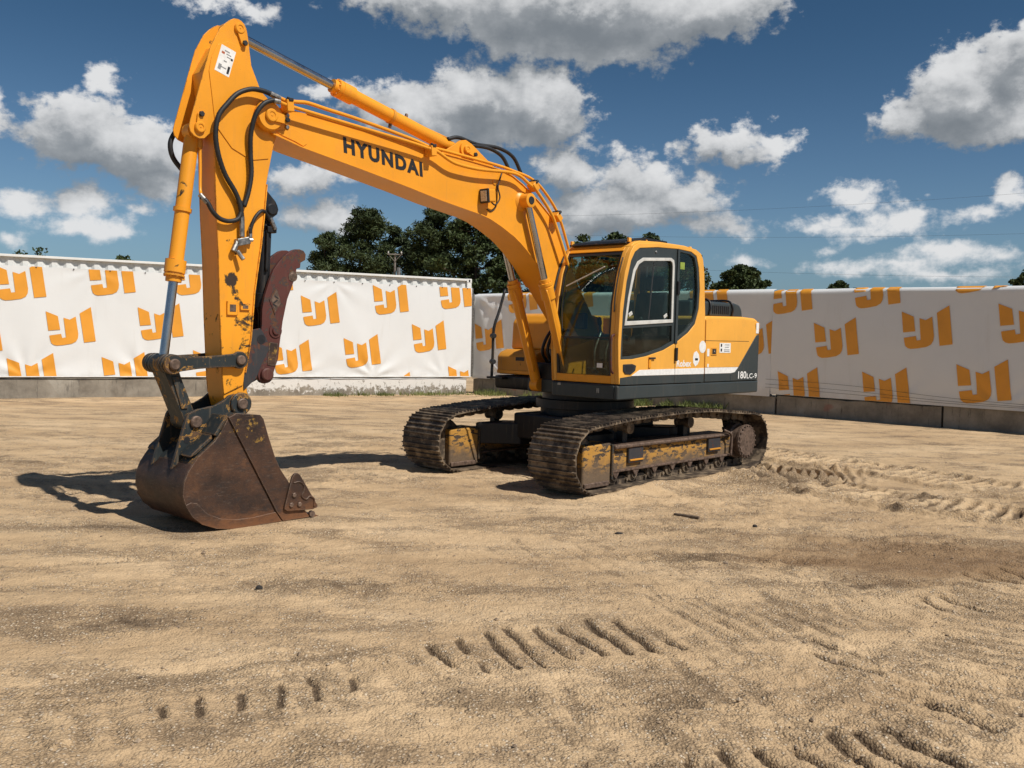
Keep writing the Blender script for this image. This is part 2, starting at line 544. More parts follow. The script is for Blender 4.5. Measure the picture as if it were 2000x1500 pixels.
def holed(name, outer, holes, v0, v1, m, parent=None, bevel=0.0):
    """a side-profile plate with openings, between two lateral offsets"""
    bm = bmesh.new()
    loops = []
    edges = []
    for lp in [outer] + holes:
        vs = [bm.verts.new((a, v0, b)) for a, b in lp]
        loops.append(vs)
        edges += [bm.edges.new((vs[i], vs[(i + 1) % len(vs)])) for i in range(len(vs))]
    bmesh.ops.triangle_fill(bm, use_beauty=True, use_dissolve=False, edges=edges, normal=(0, 1, 0))
    faces = list(bm.faces)
    r_ = bmesh.ops.extrude_face_region(bm, geom=faces)
    for v in [g for g in r_['geom'] if isinstance(g, bmesh.types.BMVert)]:
        v.co.y = v1
    return from_bm(name, bm, m, parent, bevel)


def text_mesh(name, body, origin, xdir, ydir, width, height, m, parent=None, bold=0.0, shear=0.0, space=1.0):
    """flat lettering set on a surface; width and cap height in metres"""
    cu_ = bpy.data.curves.new(name, 'FONT')
    cu_.body = body
    cu_.size = 1.0
    cu_.offset = bold
    cu_.space_character = space
    cu_.shear = shear
    cu_.resolution_u = 3
    ob = bpy.data.objects.new(name, cu_)
    COL.objects.link(ob)
    dg = bpy.context.evaluated_depsgraph_get()
    me = bpy.data.meshes.new_from_object(ob.evaluated_get(dg))
    bpy.data.objects.remove(ob)
    bpy.data.curves.remove(cu_)
    co_ = np.array([v.co for v in me.vertices])
    lo, hi = co_.min(0), co_.max(0)
    X, Y = Vector(xdir).normalized(), Vector(ydir).normalized()
    for v in me.vertices:
        v.co = Vector(origin) + X * ((v.co.x - lo[0]) / (hi[0] - lo[0]) * width) + Y * ((v.co.y - lo[1]) / (hi[1] - lo[1]) * height)
    me.materials.clear()
    me.materials.append(MATS[m])
    me.name = name
    return link(bpy.data.objects.new(name, me), parent)


def arc(cx, cz, r, a0, a1, n):
    return [(cx + r * math.cos(R(a0 + (a1 - a0) * k / n)), cz + r * math.sin(R(a0 + (a1 - a0) * k / n))) for k in range(n + 1)]


def copy_tree(o, parent=None):
    c = o.copy()
    COL.objects.link(c)
    c.parent = parent
    for ch in o.children:
        copy_tree(ch, c)
    return c


# ------------------------------------------------------------------ ground
TABS = {}


def fbm(x, y, seed, octs=5, rough=0.5):
    """value noise on numpy arrays"""
    if seed not in TABS:
        TABS[seed] = np.random.RandomState(seed).rand(512, 512)
    tab = TABS[seed]
    out = np.zeros_like(x)
    amp, tot = 1.0, 0.0
    for o in range(octs):
        xi, yi = np.floor(x).astype(int), np.floor(y).astype(int)
        fx, fy = x - xi, y - yi
        fx, fy = fx * fx * (3 - 2 * fx), fy * fy * (3 - 2 * fy)
        a, b = tab[xi % 512, yi % 512], tab[(xi + 1) % 512, yi % 512]
        c, d = tab[xi % 512, (yi + 1) % 512], tab[(xi + 1) % 512, (yi + 1) % 512]
        out += amp * ((a * (1 - fx) + b * fx) * (1 - fy) + (c * (1 - fx) + d * fx) * fy - 0.5)
        tot += amp
        amp *= rough
        x, y = x * 2.03 + 17.3, y * 2.03 + 5.7
    return out / tot


def seg_dist(x, y, a, b):
    ax, ay = a
    bx, by = b
    dx_, dy_ = bx - ax, by - ay
    L2 = dx_ * dx_ + dy_ * dy_
    t_ = np.clip(((x - ax) * dx_ + (y - ay) * dy_) / L2, 0, 1)
    return np.hypot(x - ax - t_ * dx_, y - ay - t_ * dy_), t_ * math.sqrt(L2)


def pairs(q):
    return [(q[i], q[i + 1]) for i in range(0, len(q), 2)]


SLOTS = pairs([(-0.44, 5.28), (-0.31, 4.99), (-0.29, 5.42), (-0.21, 5.14), (-0.14, 5.03), (-0.11, 4.9), (-0.13, 5.56), (0.06, 4.96), (0.0, 5.67), (0.22, 5.0), (0.18, 5.68), (0.39, 5.1), (0.34, 5.74), (0.57, 5.17), (0.51, 5.85), (0.72, 5.24), (0.69, 5.87), (0.88, 5.27), (0.95, 5.57), (1.05, 5.36)])
SLOTS_B = pairs([(0.79, 3.93), (0.84, 3.75), (0.96, 4.01), (1.06, 3.75), (1.11, 4.07), (1.24, 3.75), (1.29, 4.13), (1.42, 3.75), (1.5, 4.22), (1.63, 3.8), (1.62, 4.27), (1.79, 3.82), (1.79, 4.35), (1.96, 3.9)])
SLOTS_C = pairs([(1.77, 5.32), (2.01, 4.94), (1.86, 5.55), (2.08, 5.22), (2.13, 4.63), (2.31, 4.31), (2.68, 5.8), (2.83, 5.58), (3.79, 7.4), (3.98, 6.9), (3.99, 7.49), (4.16, 7.0), (3.12, 6.59), (3.27, 6.29), (2.93, 6.52), (3.0, 6.3), (3.6, 7.3), (3.78, 6.85), (4.2, 7.5), (4.38, 7.05)])
SLOTS_E = pairs([(-1.04, 4.81), (-0.91, 4.5), (-0.82, 4.78), (-0.76, 4.61), (-1.17, 4.69), (-1.08, 4.43), (-1.34, 4.61), (-1.25, 4.38), (-1.5, 4.5), (-1.41, 4.31), (-1.64, 4.38), (-1.57, 4.25)])
BAND1 = [(3.3, 15.3), (4.08, 14.39), (4.6, 13.79), (5.13, 13.19), (5.56, 12.5), (5.94, 11.88), (6.31, 11.35), (7.2, 10.1), (8.6, 8.4)]
BAND2 = [(3.0, 13.3), (3.36, 12.57), (3.69, 11.83), (4.0, 11.2), (4.3, 10.7), (4.68, 10.28), (5.09, 9.94), (5.6, 9.6), (7.0, 8.7)]
BAND3 = [(-2.6, 3.75), (-1.5, 4.35), (-0.4, 4.95), (0.45, 5.45), (1.3, 5.75), (2.4, 6.1), (3.6, 6.5)]
BAND4 = [(0.3, 3.3), (1.0, 3.85), (1.7, 4.1), (2.3, 4.7), (2.9, 5.6), (3.5, 6.6), (4.2, 7.4), (5.4, 8.3)]
BAND5 = [(-7.5, 9.0), (-5.2, 9.6), (-3.4, 10.6), (-1.6, 11.6)]
UC = (0.9946, 12.6257)              # centre of the digger's tracks
UA = R(226.5)


def height(x, y):
    """ground level and how freshly dug the soil is"""
    fresh = np.zeros_like(x)
    wx = x + 0.08 * fbm(x * 2.1, y * 2.1, 3, 3)
    wy = y + 0.08 * fbm(x * 2.1 + 40, y * 2.1, 4, 3)
    # gentle swells, stretched the way vehicles run across the yard
    h = 0.055 * fbm(x * 0.22, y * 0.45, 1, 3)
    h += 0.042 * fbm(x * 0.8, y * 2.1, 2, 4)
    h += 0.030 * fbm(x * 0.9 + y * 0.5, y * 4.6, 22, 4, 0.6)        # wheel-worn ridges
    rough = np.clip(fbm(x * 0.35, y * 0.5, 9, 3) * 3 + 0.55, 0, 1)
    h += 0.080 * rough * fbm(x * 4.2 + y * 1.1, y * 5.5, 5, 5, 0.62)
    h += 0.022 * fbm(x * 11, y * 13, 6, 3, 0.68)
    fresh += 0.6 * np.clip(fbm(x * 1.3, y * 2.6, 12, 5, 0.6) * 3.6, 0, 1) * (0.35 + 0.65 * rough)
    # grouser prints
    patchy = 0.98 + 0.6 * fbm(x * 9, y * 9, 41, 3)
    lumps, crumbs = fbm(x * 5.0, y * 7.0, 51, 5, 0.68), fbm(x * 3.0, y * 4.5, 52, 4, 0.6)
    worn = 0.25 + 1.3 * np.clip(fbm(x * 1.3, y * 1.3, 15, 3) * 2.2 + 0.45, 0, 1)
    for lst, dep, wid, fr in ((SLOTS, 0.026, 0.0215, 1.0), (SLOTS_B, 0.036, 0.027, 1.0), (SLOTS_C, 0.026, 0.024, 0.8), (SLOTS_E, 0.022, 0.020, 0.95)):
        for a, b in lst:
            d, s = seg_dist(wx, wy, a, b)
            k = np.exp(-(d / wid) ** 4)
            h -= dep * k
            h += dep * 0.08 * np.exp(-((d - wid * 2.2) / wid) ** 2)
            fresh = np.maximum(fresh, fr * k * patchy)
    # tracked vehicle lanes
    for band, w, dep in ((BAND1, 0.46, 0.085), (BAND2, 0.44, 0.085), (BAND3, 0.34, 0.012), (BAND4, 0.34, 0.015), (BAND5, 0.3, 0.012)):
        best = np.full_like(x, 9.0)
        along = np.zeros_like(x)
        acc = 0.0
        for a, b in zip(band, band[1:]):
            d, s = seg_dist(wx, wy, a, b)
            m = d < best
            best = np.where(m, d, best)
            along = np.where(m, s + acc, along)
            acc += math.hypot(b[0] - a[0], b[1] - a[1])
        inside = np.exp(-(best / w) ** 8)
        ph = 2 * np.pi * along / 0.17 + 1.2 * best + 2.5 * fbm(x * 3, y * 3, 16, 2)
        gr = 1 / (1 + np.exp(-5.0 * np.cos(ph)))                      # flat crowns, steep grooves
        wr = worn if dep < 0.03 else 0.62 + 0.30 * worn
        h += inside * (-0.4 * dep + dep * gr * wr)
        h += dep * 0.75 * np.exp(-((best - w * 1.10) / 0.06) ** 2) * (0.6 + 1.6 * np.clip(lumps + 0.25, 0, 1))
        fresh = np.maximum(fresh, (0.16 + dep * 10) * inside * (1 - gr))
        if dep > 0.03:
            fresh = np.maximum(fresh, 0.8 * np.exp(-((best - w * 1.22) / 0.07) ** 2) * np.clip(crumbs * 4, 0, 1))
    # scrapes running the way the grousers slid
    al, ac = 0.31 * x - 0.95 * y, 0.95 * x + 0.31 * y
    sm = np.clip((x + 0.9) / 1.2, 0, 1) * np.clip((9.0 - y) / 1.5, 0, 1) * np.clip(0.5 + 2.2 * fbm(x * 0.6, y * 0.8, 61, 3), 0, 1)
    scr = fbm(al * 1.1, ac * 8.5, 62, 4, 0.6)
    h += 0.030 * sm * scr
    fresh = np.maximum(fresh, sm * np.clip(-scr * 4.5 - 0.3, 0, 0.55))
    # long shallow wheel ruts on the left
    sl_ = np.clip((0.6 - x) / 2, 0, 1)
    rut = fbm((x * 0.93 + y * 0.37) * 0.35, (y * 0.93 - x * 0.37) * 3.4, 63, 4, 0.6)
    h += 0.045 * sl_ * rut
    fresh = np.maximum(fresh, sl_ * np.clip(-rut * 3.0 - 0.35, 0, 0.45))
    # swept fan where the digger slewed round on its near track
    px, py = 2.75, 12.95
    rr = np.hypot(wx - px, wy - py)
    an = np.arctan2(wy - py, wx - px)
    fan = np.exp(-((rr - 1.25) / 0.72) ** 4) * np.clip((np.cos(an + 0.80) - 0.45) * 3.0, 0, 1)
    h += fan * 0.042 * np.cos(2 * np.pi * rr / 0.13 + 1.5 * fbm(x * 2, y * 2, 17, 2))
    fresh = np.maximum(fresh, 0.5 * fan)
    # churned lumps of loose gravel
    for cx_, cy_, rx_, ry_, am in ((1.75, 7.6, 0.9, 0.35, 0.05), (2.6, 6.9, 0.9, 0.3, 0.04), (-1.0, 6.5, 1.2, 0.28, 0.035), (0.9, 8.8, 1.3, 0.35, 0.04), (0.9, 4.6, 0.5, 0.22, 0.03), (3.6, 8.3, 1.2, 0.5, 0.05), (-2.4, 5.6, 0.9, 0.3, 0.025), (-3.6, 8.2, 0.9, 0.25, 0.02)):
        k = np.exp(-((x - cx_) / rx_) ** 2 - ((y - cy_) / ry_) ** 2)
        h += am * k * lumps * 2.2
        fresh = np.maximum(fresh, 0.75 * k * np.clip(0.6 + 1.8 * crumbs, 0, 1))
    # sand heaped along and in front of the near track
    cu_, su_ = math.cos(UA), math.sin(UA)
    u = (x - UC[0]) * cu_ + (y - UC[1]) * su_
    v = -(x - UC[0]) * su_ + (y - UC[1]) * cu_
    h += 0.125 * np.exp(-((v - 1.52) / 0.17) ** 2) * np.clip(1.3 - np.abs(u - 0.75) / 0.85, 0, 1) ** 1.5
    h += 0.05 * np.exp(-((v - 1.58) / 0.16) ** 2) * np.clip(1.2 - np.abs(u + 0.6) / 1.3, 0, 1)
    under = np.exp(-(np.clip(np.abs(np.abs(v) - 1.12) - 0.36, 0, 9) / 0.08) ** 2) * np.clip((1.95 - np.abs(u + 0.2)) * 4, 0, 1)
    h = h * (1 - under) + under * 0.012
    # bucket rests here
    ub = np.clip(np.abs(u - 5.3) - 0.75, 0, 9)
    vb = np.clip(np.abs(v) - 0.5, 0, 9)
    bk = np.exp(-(np.hypot(ub, vb) / 0.22) ** 2)
    h = h * (1 - bk) + bk * 0.0
    # darker damp soil on the right
    soil = np.exp(-((x - 3.9 - 0.2 * (y - 8)) / 1.9) ** 2 - ((y - 7.75) / 0.62) ** 2)
    soil = np.clip(soil * 1.1 + 1.9 * fbm(x * 1.3, y * 2.6, 31, 5, 0.6) * np.clip(soil * 6, 0, 1), 0, 1)
    # flat under the walls
    far = np.clip((y - 16) / 4, 0, 1)
    h *= (1 - 0.75 * far)
    return h, np.clip(fresh, 0, 1), soil


def axis_pts(lo, hi, mid_lo, mid_hi, step, grow):
    pts = list(np.arange(mid_lo, mid_hi, step))
    s, p = step, pts[-1]
    while p < hi:
        s *= grow
        p += s
        pts.append(min(p, hi))
    s, p = step, pts[0]
    left = []
    while p > lo:
        s *= grow
        p -= s
        left.append(max(p, lo))
    return np.array(left[::-1] + pts)


gx = axis_pts(-900, 900, -2.6, 4.4, 0.016, 1.0115)
gy = [3.2]
while gy[-1] < 1400:
    gy.append(gy[-1] + max(0.013, gy[-1] * 0.0029) * (1 if gy[-1] < 34 else 9))
gy = np.array([-900, -300, -90, -30, -10, -3, 0, 1.5, 2.6] + gy)
GX, GY = np.meshgrid(gx, gy)
GH, GF, GS = height(GX, GY)
edge = np.clip((np.abs(GX) - 18) / 10, 0, 1) + np.clip((GY - 32) / 10, 0, 1)
GH = GH * np.clip(1 - edge, 0, 1)
nr, nc = GX.shape
me = bpy.data.meshes.new('ground')
me.vertices.add(nr * nc)
me.vertices.foreach_set('co', np.stack([GX, GY, GH], -1).astype(np.float32).ravel())
ii = (np.arange(nr - 1)[:, None] * nc + np.arange(nc - 1)[None, :]).ravel()
quads = np.stack([ii, ii + 1, ii + nc + 1, ii + nc], -1).astype(np.int32)
me.loops.add(quads.size)
me.loops.foreach_set('vertex_index', quads.ravel())
me.polygons.add(len(quads))
me.polygons.foreach_set('loop_start', np.arange(0, quads.size, 4, dtype=np.int32))
me.polygons.foreach_set('loop_total', np.full(len(quads), 4, dtype=np.int32))
me.update(calc_edges=True)
me.shade_smooth()
for nm, arr in (('fresh', GF), ('soil', GS)):
    at = me.attributes.new(nm, 'FLOAT', 'POINT')
    at.data.foreach_set('value', arr.astype(np.float32).ravel())


def _sand(t, co, bs, out):
    def attr(n):
        a = t.n('ShaderNodeAttribute')
        a.attribute_name = n
        return a.outputs['Fac']
    fresh, soil = attr('fresh'), attr('soil')
    n1 = t.noise(t.scaled(co, (0.55, 1.0, 1.0)), 0.8, 6.0, 0.62)
    pat = t.noise(t.scaled(co, (0.75, 1.4, 1.0)), 1.7, 9.0, 0.68)
    grain = t.noise(co, 95.0, 3.0, 0.75)
    vn = t.n('ShaderNodeTexVoronoi')
    t.put(vn.inputs['Vector'], co)
    vn.inputs['Scale'].default_value = 68.0
    grit, gritc = vn.outputs['Distance'], t.sep(vn.outputs['Color'])[0]
    # compacted pale crust
    crust = t.ramp(n1, [(0.34, (0.455, 0.315, 0.182)), (0.50, (0.565, 0.400, 0.234)), (0.66, (0.665, 0.485, 0.295))])
    crust = t.mix(t.math('MULTIPLY', t.smooth(grain, 0.40, 0.72), 0.30), crust, (0.33, 0.22, 0.125))
    # loose gravel: single grains from near black to pale quartz
    gv = t.math('ADD', t.math('MULTIPLY', gritc, 0.75), t.math('MULTIPLY', grain, 0.25))
    gravel = t.ramp(gv, [(0.10, (0.070, 0.052, 0.038)), (0.30, (0.235, 0.164, 0.100)), (0.50, (0.400, 0.284, 0.170)), (0.70, (0.500, 0.370, 0.235)), (0.90, (0.80, 0.71, 0.57))])
    gravel = t.mix(t.smooth(grit, 0.25, 0.60), gravel, (0.170, 0.118, 0.074))
    k = t.math('ADD', t.math('MULTIPLY', t.math('SUBTRACT', pat, 0.5), 3.4), t.math('ADD', t.math('MULTIPLY', fresh, 0.9), t.math('MULTIPLY', t.math('SUBTRACT', gritc, 0.5), 0.55)))
    gm = t.smooth(k, -0.10, 0.50)
    c = t.mix(t.math('MULTIPLY', gm, 0.74), crust, gravel)
    # prints and scrapes laid bare to damp dark gravel
    c = t.mix(t.math('MULTIPLY', t.smooth(fresh, 0.44, 0.78), 0.78), c, (0.100, 0.069, 0.045))
    c = t.mix(t.math('MULTIPLY', soil, 0.62), c, (0.165, 0.090, 0.042))
    hh = t.math('ADD', t.math('MULTIPLY', t.math('SUBTRACT', 0.5, grit), 1.0), t.math('MULTIPLY', grain, 0.5))
    hh = t.math('MULTIPLY', hh, t.math('MULTIPLY_ADD', t.smooth(fresh, 0.0, 0.4), 0.5, 0.6))
    b1 = t.bump(hh, 0.85, 0.013)
    b2 = t.bump(t.noise(co, 21.0, 5.0, 0.72), 0.7, 0.026, b1)
    return {'Base Color': c, 'Roughness': 0.95, 'Specular IOR Level': 0.15, 'Normal': b2}


me.materials.append(material('sand', _sand))
ground = link(bpy.data.objects.new('ground', me))
tag(ground, 'dry sandy gravel yard with tread prints and ruts', None, kind='structure')


def ground_z(x, y):
    h, _, _ = height(np.array([float(x)]), np.array([float(y)]))
    return float(h[0])


# loose pebbles in front of the camera: nobody would count them
g = np.random.RandomState(5)
NP = 11000
py_ = 3.6 * np.exp(g.rand(NP) * math.log(15 / 3.6))
px_ = (g.rand(NP) - 0.5) * 1.25 * py_
hz, fr, _ = height(px_, py_)
keep = g.rand(NP) < 0.35 + 0.8 * fr
px_, py_, hz = px_[keep], py_[keep], hz[keep]
pv, pf = [], []
octa = np.array([(1, 0, 0), (0, 1, 0), (-1, 0, 0), (0, -1, 0), (0, 0, .75), (0, 0, -.75)])
of = [(0, 1, 4), (1, 2, 4), (2, 3, 4), (3, 0, 4), (1, 0, 5), (2, 1, 5), (3, 2, 5), (0, 3, 5)]
for x, y, z in zip(px_, py_, hz):
    s = 0.0050 * math.exp(g.randn() * 0.5)
    a = g.rand() * 6.28
    rot = np.array([[math.cos(a), -math.sin(a), 0], [math.sin(a), math.cos(a), 0], [0, 0, 1]])
    q = (octa * (s * (0.7 + 0.6 * g.rand(3))) * (1 + 0.25 * g.randn(6, 1))) @ rot.T + (x, y, z + s * 0.2)
    k = len(pv)
    pv += q.tolist()
    pf += [tuple(i + k for i in f_) for f_ in of]


def _pebble(t, co, bs, out):
    n = t.noise(co, 21.0, 2.0)
    return {'Base Color': t.ramp(n, [(0.3, (0.10, 0.072, 0.05)), (0.5, (0.32, 0.23, 0.15)), (0.7, (0.50, 0.40, 0.28))]), 'Roughness': 0.85}


material('pebble', _pebble)
peb = from_data('gravel', pv, pf, 'pebble')
tag(peb, 'loose pale pebbles strewn over the sand', None, kind='stuff')


def stone(name, x, y, s, m, label, cat, seed):
    g_ = random.Random(seed)
    bm = bmesh.new()
    bmesh.ops.create_icosphere(bm, subdivisions=2, radius=1.0)
    for v in bm.verts:
        v.co *= 0.8 + 0.4 * g_.random()
        v.co = Vector((v.co.x * s[0], v.co.y * s[1], v.co.z * s[2]))
    bmesh.ops.translate(bm, vec=(x, y, ground_z(x, y) + s[2] * 0.35), verts=bm.verts)
    return tag(from_bm(name, bm, m), label, cat)


plain('dark_clod', (0.035, 0.03, 0.026), 0.9, var=0.5, scale=30, bump=0.5)
plain('weathered_wood', (0.10, 0.07, 0.045), 0.9, var=0.5, scale=20, bump=0.5)
stone('clod', -1.73, 6.41, (0.026, 0.02, 0.02), 'dark_clod', 'small dark clod on the sand in front of the bucket', 'clod', 1)
stone('pebble', 2.37, 8.89, (0.024, 0.022, 0.02), 'dark_clod', 'black pebble on the sand right of the wood scrap', 'pebble', 2)
stone('clod', 1.02, 8.53, (0.035, 0.022, 0.014), 'dark_clod', 'flat dark clod on the sand between bucket and wood scrap', 'clod', 3)
wz = ground_z(1.8, 9.36)
wd = box('wood_scrap', (1.80, 9.36, wz + 0.012), (0.26, 0.05, 0.022), 'weathered_wood', None, 0.004, Euler((0, 0.03, R(-28))).to_matrix())
tag(wd, 'dark narrow scrap of wood lying on the sand before the near track', 'wood scrap')


# ------------------------------------------------------------------ perimeter
def _concrete(white):
    def b(t, co, bs, out):
        n1 = t.noise(co, 2.0, 6.0, 0.65)
        st = t.noise(t.scaled(co, (7.0, 7.0, 1.0)), 1.8, 6.0, 0.7)
        c = t.ramp(n1, [(0.3, (0.15, 0.128, 0.10)), (0.55, (0.265, 0.232, 0.185)), (0.8, (0.36, 0.325, 0.27))])
        c = t.mix(t.smooth(st, 0.55, 0.72), c, (0.085, 0.075, 0.062))
        sp = t.noise(co, 26.0, 4.0, 0.7)
        c = t.mix(t.math('MULTIPLY', t.smooth(sp, 0.62, 0.72), 0.6), c, (0.42, 0.40, 0.36))
        if white:
            z = t.sep(co)[2]
            w = t.math('ADD', t.noise(t.scaled(co, (2.2, 2.2, 2.0)), 3.4, 10.0, 0.76), t.smooth(z, 0.0, 0.40, -0.10, 0.10))
            c = t.mix(t.smooth(w, 0.46, 0.53), c, (0.68, 0.66, 0.62))
        else:
            c = t.mix(t.math('MULTIPLY', t.smooth(t.noise(co, 1.1, 4.0), 0.66, 0.74), 0.5), c, (0.30, 0.11, 0.075))
        return {'Base Color': c, 'Roughness': 0.9, 'Normal': t.bump(t.math('ADD', n1, t.math('MULTIPLY', sp, 0.4)), 0.5, 0.02)}
    return b


material('concrete', _concrete(False))
material('whitewashed_concrete', _concrete(True))


def _tarp(t, co, bs, out):
    n = t.noise(co, 1.1, 4.0, 0.6)
    st = t.noise(t.scaled(co, (3.0, 3.0, 0.35)), 2.0, 5.0, 0.6)
    c = t.mix(n, (0.69, 0.695, 0.685), (0.76, 0.765, 0.755))
    c = t.mix(t.math('MULTIPLY', t.smooth(st, 0.55, 0.8), 0.22), c, (0.52, 0.49, 0.43))
    z = t.sep(co)[2]
    c = t.mix(t.math('MULTIPLY', t.smooth(t.math('ADD', z, t.math('MULTIPLY', t.noise(co, 4.0, 5.0), 0.5)), 0.95, 0.70), 0.25), c, (0.45, 0.38, 0.29))
    return {'Base Color': c, 'Roughness': 0.42, 'Specular IOR Level': 0.35, 'Normal': t.bump(t.noise(co, 3.5, 5.0, 0.6), 0.12, 0.02)}


material('tarpaulin', _tarp)
plain('tarp_orange', (0.76, 0.32, 0.03), 0.42, var=0.07, scale=2.0)
plain('tarp_hem', (0.62, 0.61, 0.58), 0.5, var=0.15)
plain('container_white', (0.74, 0.735, 0.70), 0.45, var=0.06, scale=3.0)
plain('eyelet', (0.05, 0.05, 0.05), 0.4, 0.6)

A0, B0 = Vector((-12.178, 22.121, 0)), Vector((-1.226, 28.012, 0))
LD = (B0 - A0).normalized()
LN = Vector((LD.y, -LD.x, 0))                       # faces the yard
W0, W1, W2 = Vector((-1.1, 28.3, 0)), Vector((6.4, 23.0, 0)), Vector((14.0, 16.2, 0))


def wall_frame(name, origin, along):
    """Empty whose local x runs along a wall and local -y faces the yard"""
    return empty(name, origin, rz=math.atan2(along.y, along.x))


def concrete_block(x0, x1, base, along, depth, h, m, label, seed):
    r_ = random.Random(seed)
    bm = bmesh.new()
    n = max(4, int((x1 - x0) / 0.35))
    prof = [(0.0, -0.1), (0.0, h * 0.97), (0.03, h), (depth, h), (depth, -0.1)]
    rows = []
    for i in range(n + 1):
        x = x0 + (x1 - x0) * i / n
        rows.append([bm.verts.new((x + (r_.uniform(-.012, .012) if i in (0, n) else 0), d_ + (r_.uniform(-.012, .012) if k in (1, 2) else 0), z_ + (r_.uniform(-.018, .012) if k in (1, 2) else 0))) for k, (d_, z_) in enumerate(prof)])
    for a, b in zip(rows, rows[1:]):
        for k in range(len(prof) - 1):
            bm.faces.new((a[k], a[k + 1], b[k + 1], b[k]))
    bm.faces.new(rows[0])
    bm.faces.new(rows[-1][::-1])
    ob = from_bm('concrete_block', bm, m, None, 0.012, 40)
    ob.location = base
    ob.rotation_euler = (0, 0, math.atan2(along.y, along.x))
    return tag(ob, label, 'concrete block', 'concrete blocks along the edge of the yard')


RD1, RD2 = (W1 - W0).normalized(), (W2 - W1).normalized()
concrete_block(-13.9, -6.83, B0 - LN * 0.0, LD, 0.7, 0.47, 'concrete', 'grey stained concrete block under the white container behind the bucket', 1)
concrete_block(-6.80, -0.16, B0 - LN * 0.0, LD, 0.7, 0.47, 'whitewashed_concrete', 'flaking whitewashed concrete block under the right half of the container', 2)
concrete_block(-0.10, 5.9, W0, RD1, 0.6, 0.46, 'concrete', 'grey concrete block behind the digger next to the whitewashed one', 3)
concrete_block(5.93, 9.30, W0, RD1, 0.6, 0.45, 'concrete', 'grey concrete block showing beneath the counterweight with weeds before it', 4)
concrete_block(0.16, 4.02, W1, RD2, 0.6, 0.47, 'concrete', 'long grey concrete block below the shaded banner, ending at the crack', 5)
concrete_block(4.06, 10.2, W1, RD2, 0.6, 0.50, 'concrete', 'rightmost grey concrete block below the shaded banner', 6)

# --- shipping container on the left
CL, CH, CZ = 13.6, 2.96, 0.485
ct = empty('shipping_container', B0 + LN * -0.12 + Vector((0, 0, CZ)), rz=math.atan2(LD.y, LD.x))
tag(ct, 'long white corrugated shipping container standing on concrete blocks', 'container')
verts, faces = [], []
x = -CL + 0.12
prof = []
while x < -0.14:
    for dx_, dd in ((0.0, 0.012), (0.07, 0.012), (0.14, 0.062), (0.21, 0.062), (0.28, 0.012)):
        prof.append((x + dx_, 0.055 + dd))
    x += 0.315
prof = [p for p in prof if p[0] < -0.1]
for (x, d_) in prof:
    verts += [(x, d_, 0.10), (x, d_, CH - 0.065)]
for i in range(len(prof) - 1):
    faces.append((2 * i, 2 * i + 2, 2 * i + 3, 2 * i + 1))
from_data('corrugated_panel', verts, faces, 'container_white', ct)
box('top_rail', (-CL / 2, 0.05, CH - 0.035), (CL - 0.3, 0.10, 0.06), 'container_white', ct, 0.008)
box('bottom_rail', (-CL / 2, 0.05, 0.05), (CL - 0.3, 0.10, 0.10), 'container_white', ct, 0.008)
box('roof_panel', (-CL / 2, 1.25, CH - 0.045), (CL - 0.1, 2.3, 0.03), 'container_white', ct, 0.004)
box('back_panel', (-CL / 2, 2.40, CH / 2), (CL - 0.1, 0.04, CH - 0.1), 'container_white', ct, 0.004)
box('end_panel', (-0.03, 1.22, CH / 2), (0.04, 2.25, CH - 0.16), 'container_white', ct, 0.004)
for x in (-0.075, -CL + 0.075):
    box('corner_post', (x, 0.075, CH / 2), (0.15, 0.15, CH - 0.24), 'container_white', ct, 0.01)
    for z in (0.06, CH - 0.06):
        cc = box('corner_casting', (x, 0.075, z), (0.165, 0.165, 0.12), 'container_white', ct, 0.012)
        if z > 1:
            box('casting_hole', (x, -0.0085, z), (0.05, 0.006, 0.07), 'black_ink', cc, 0.002)


# --- printed banners
def wob_left(s, z, rs):
    """how far the sheet stands off its wall: small tension folds"""
    w = 0.010 * math.sin(s * 1.7 + z) * math.sin(z * 1.3)
    for (cs, cz, amp) in rs:
        dxs, dzs = s - cs, z - cz
        rr = math.hypot(dxs, dzs) + 0.03
        an = math.atan2(dzs, dxs)
        w += 0.75 * amp * math.sin(an * 9 + cs * 3) * min(1.0, (rr * 2.2) ** 2) * math.exp(-rr / 0.55)
    return w


LOGO = [
    [(-0.535, 0.347), (-0.269, 0.237), (-0.217, -0.091), (-0.477, -0.118)],
    [(-0.145, 0.203), (-0.010, 0.159), (0.124, 0.238), (0.184, -0.183), (0.175, -0.29), (0.135, -0.37), (0.043, -0.427), (-0.15, -0.465), (-0.294, -0.481), (-0.36, -0.465), (-0.414, -0.421), (-0.44, -0.33), (-0.456, -0.237), (-0.198, -0.192), (-0.174, -0.292), (-0.09, -0.275)],
    [(0.214, 0.321), (0.464, 0.483), (0.577, -0.359), (0.311, -0.396)],
]


def clip_poly(poly, x0, x1, z0, z1):
    for ax, lim, keep_hi in ((0, x0, True), (0, x1, False), (1, z0, True), (1, z1, False)):
        out = []
        for i in range(len(poly)):
            p, q = poly[i], poly[(i + 1) % len(poly)]
            ip = (p[ax] >= lim) if keep_hi else (p[ax] <= lim)
            iq = (q[ax] >= lim) if keep_hi else (q[ax] <= lim)
            if ip:
                out.append(p)
            if ip != iq:
                t_ = (lim - p[ax]) / (q[ax] - p[ax])
                out.append((p[0] + t_ * (q[0] - p[0]), p[1] + t_ * (q[1] - p[1])))
        poly = out
        if len(poly) < 3:
            return []
    return poly


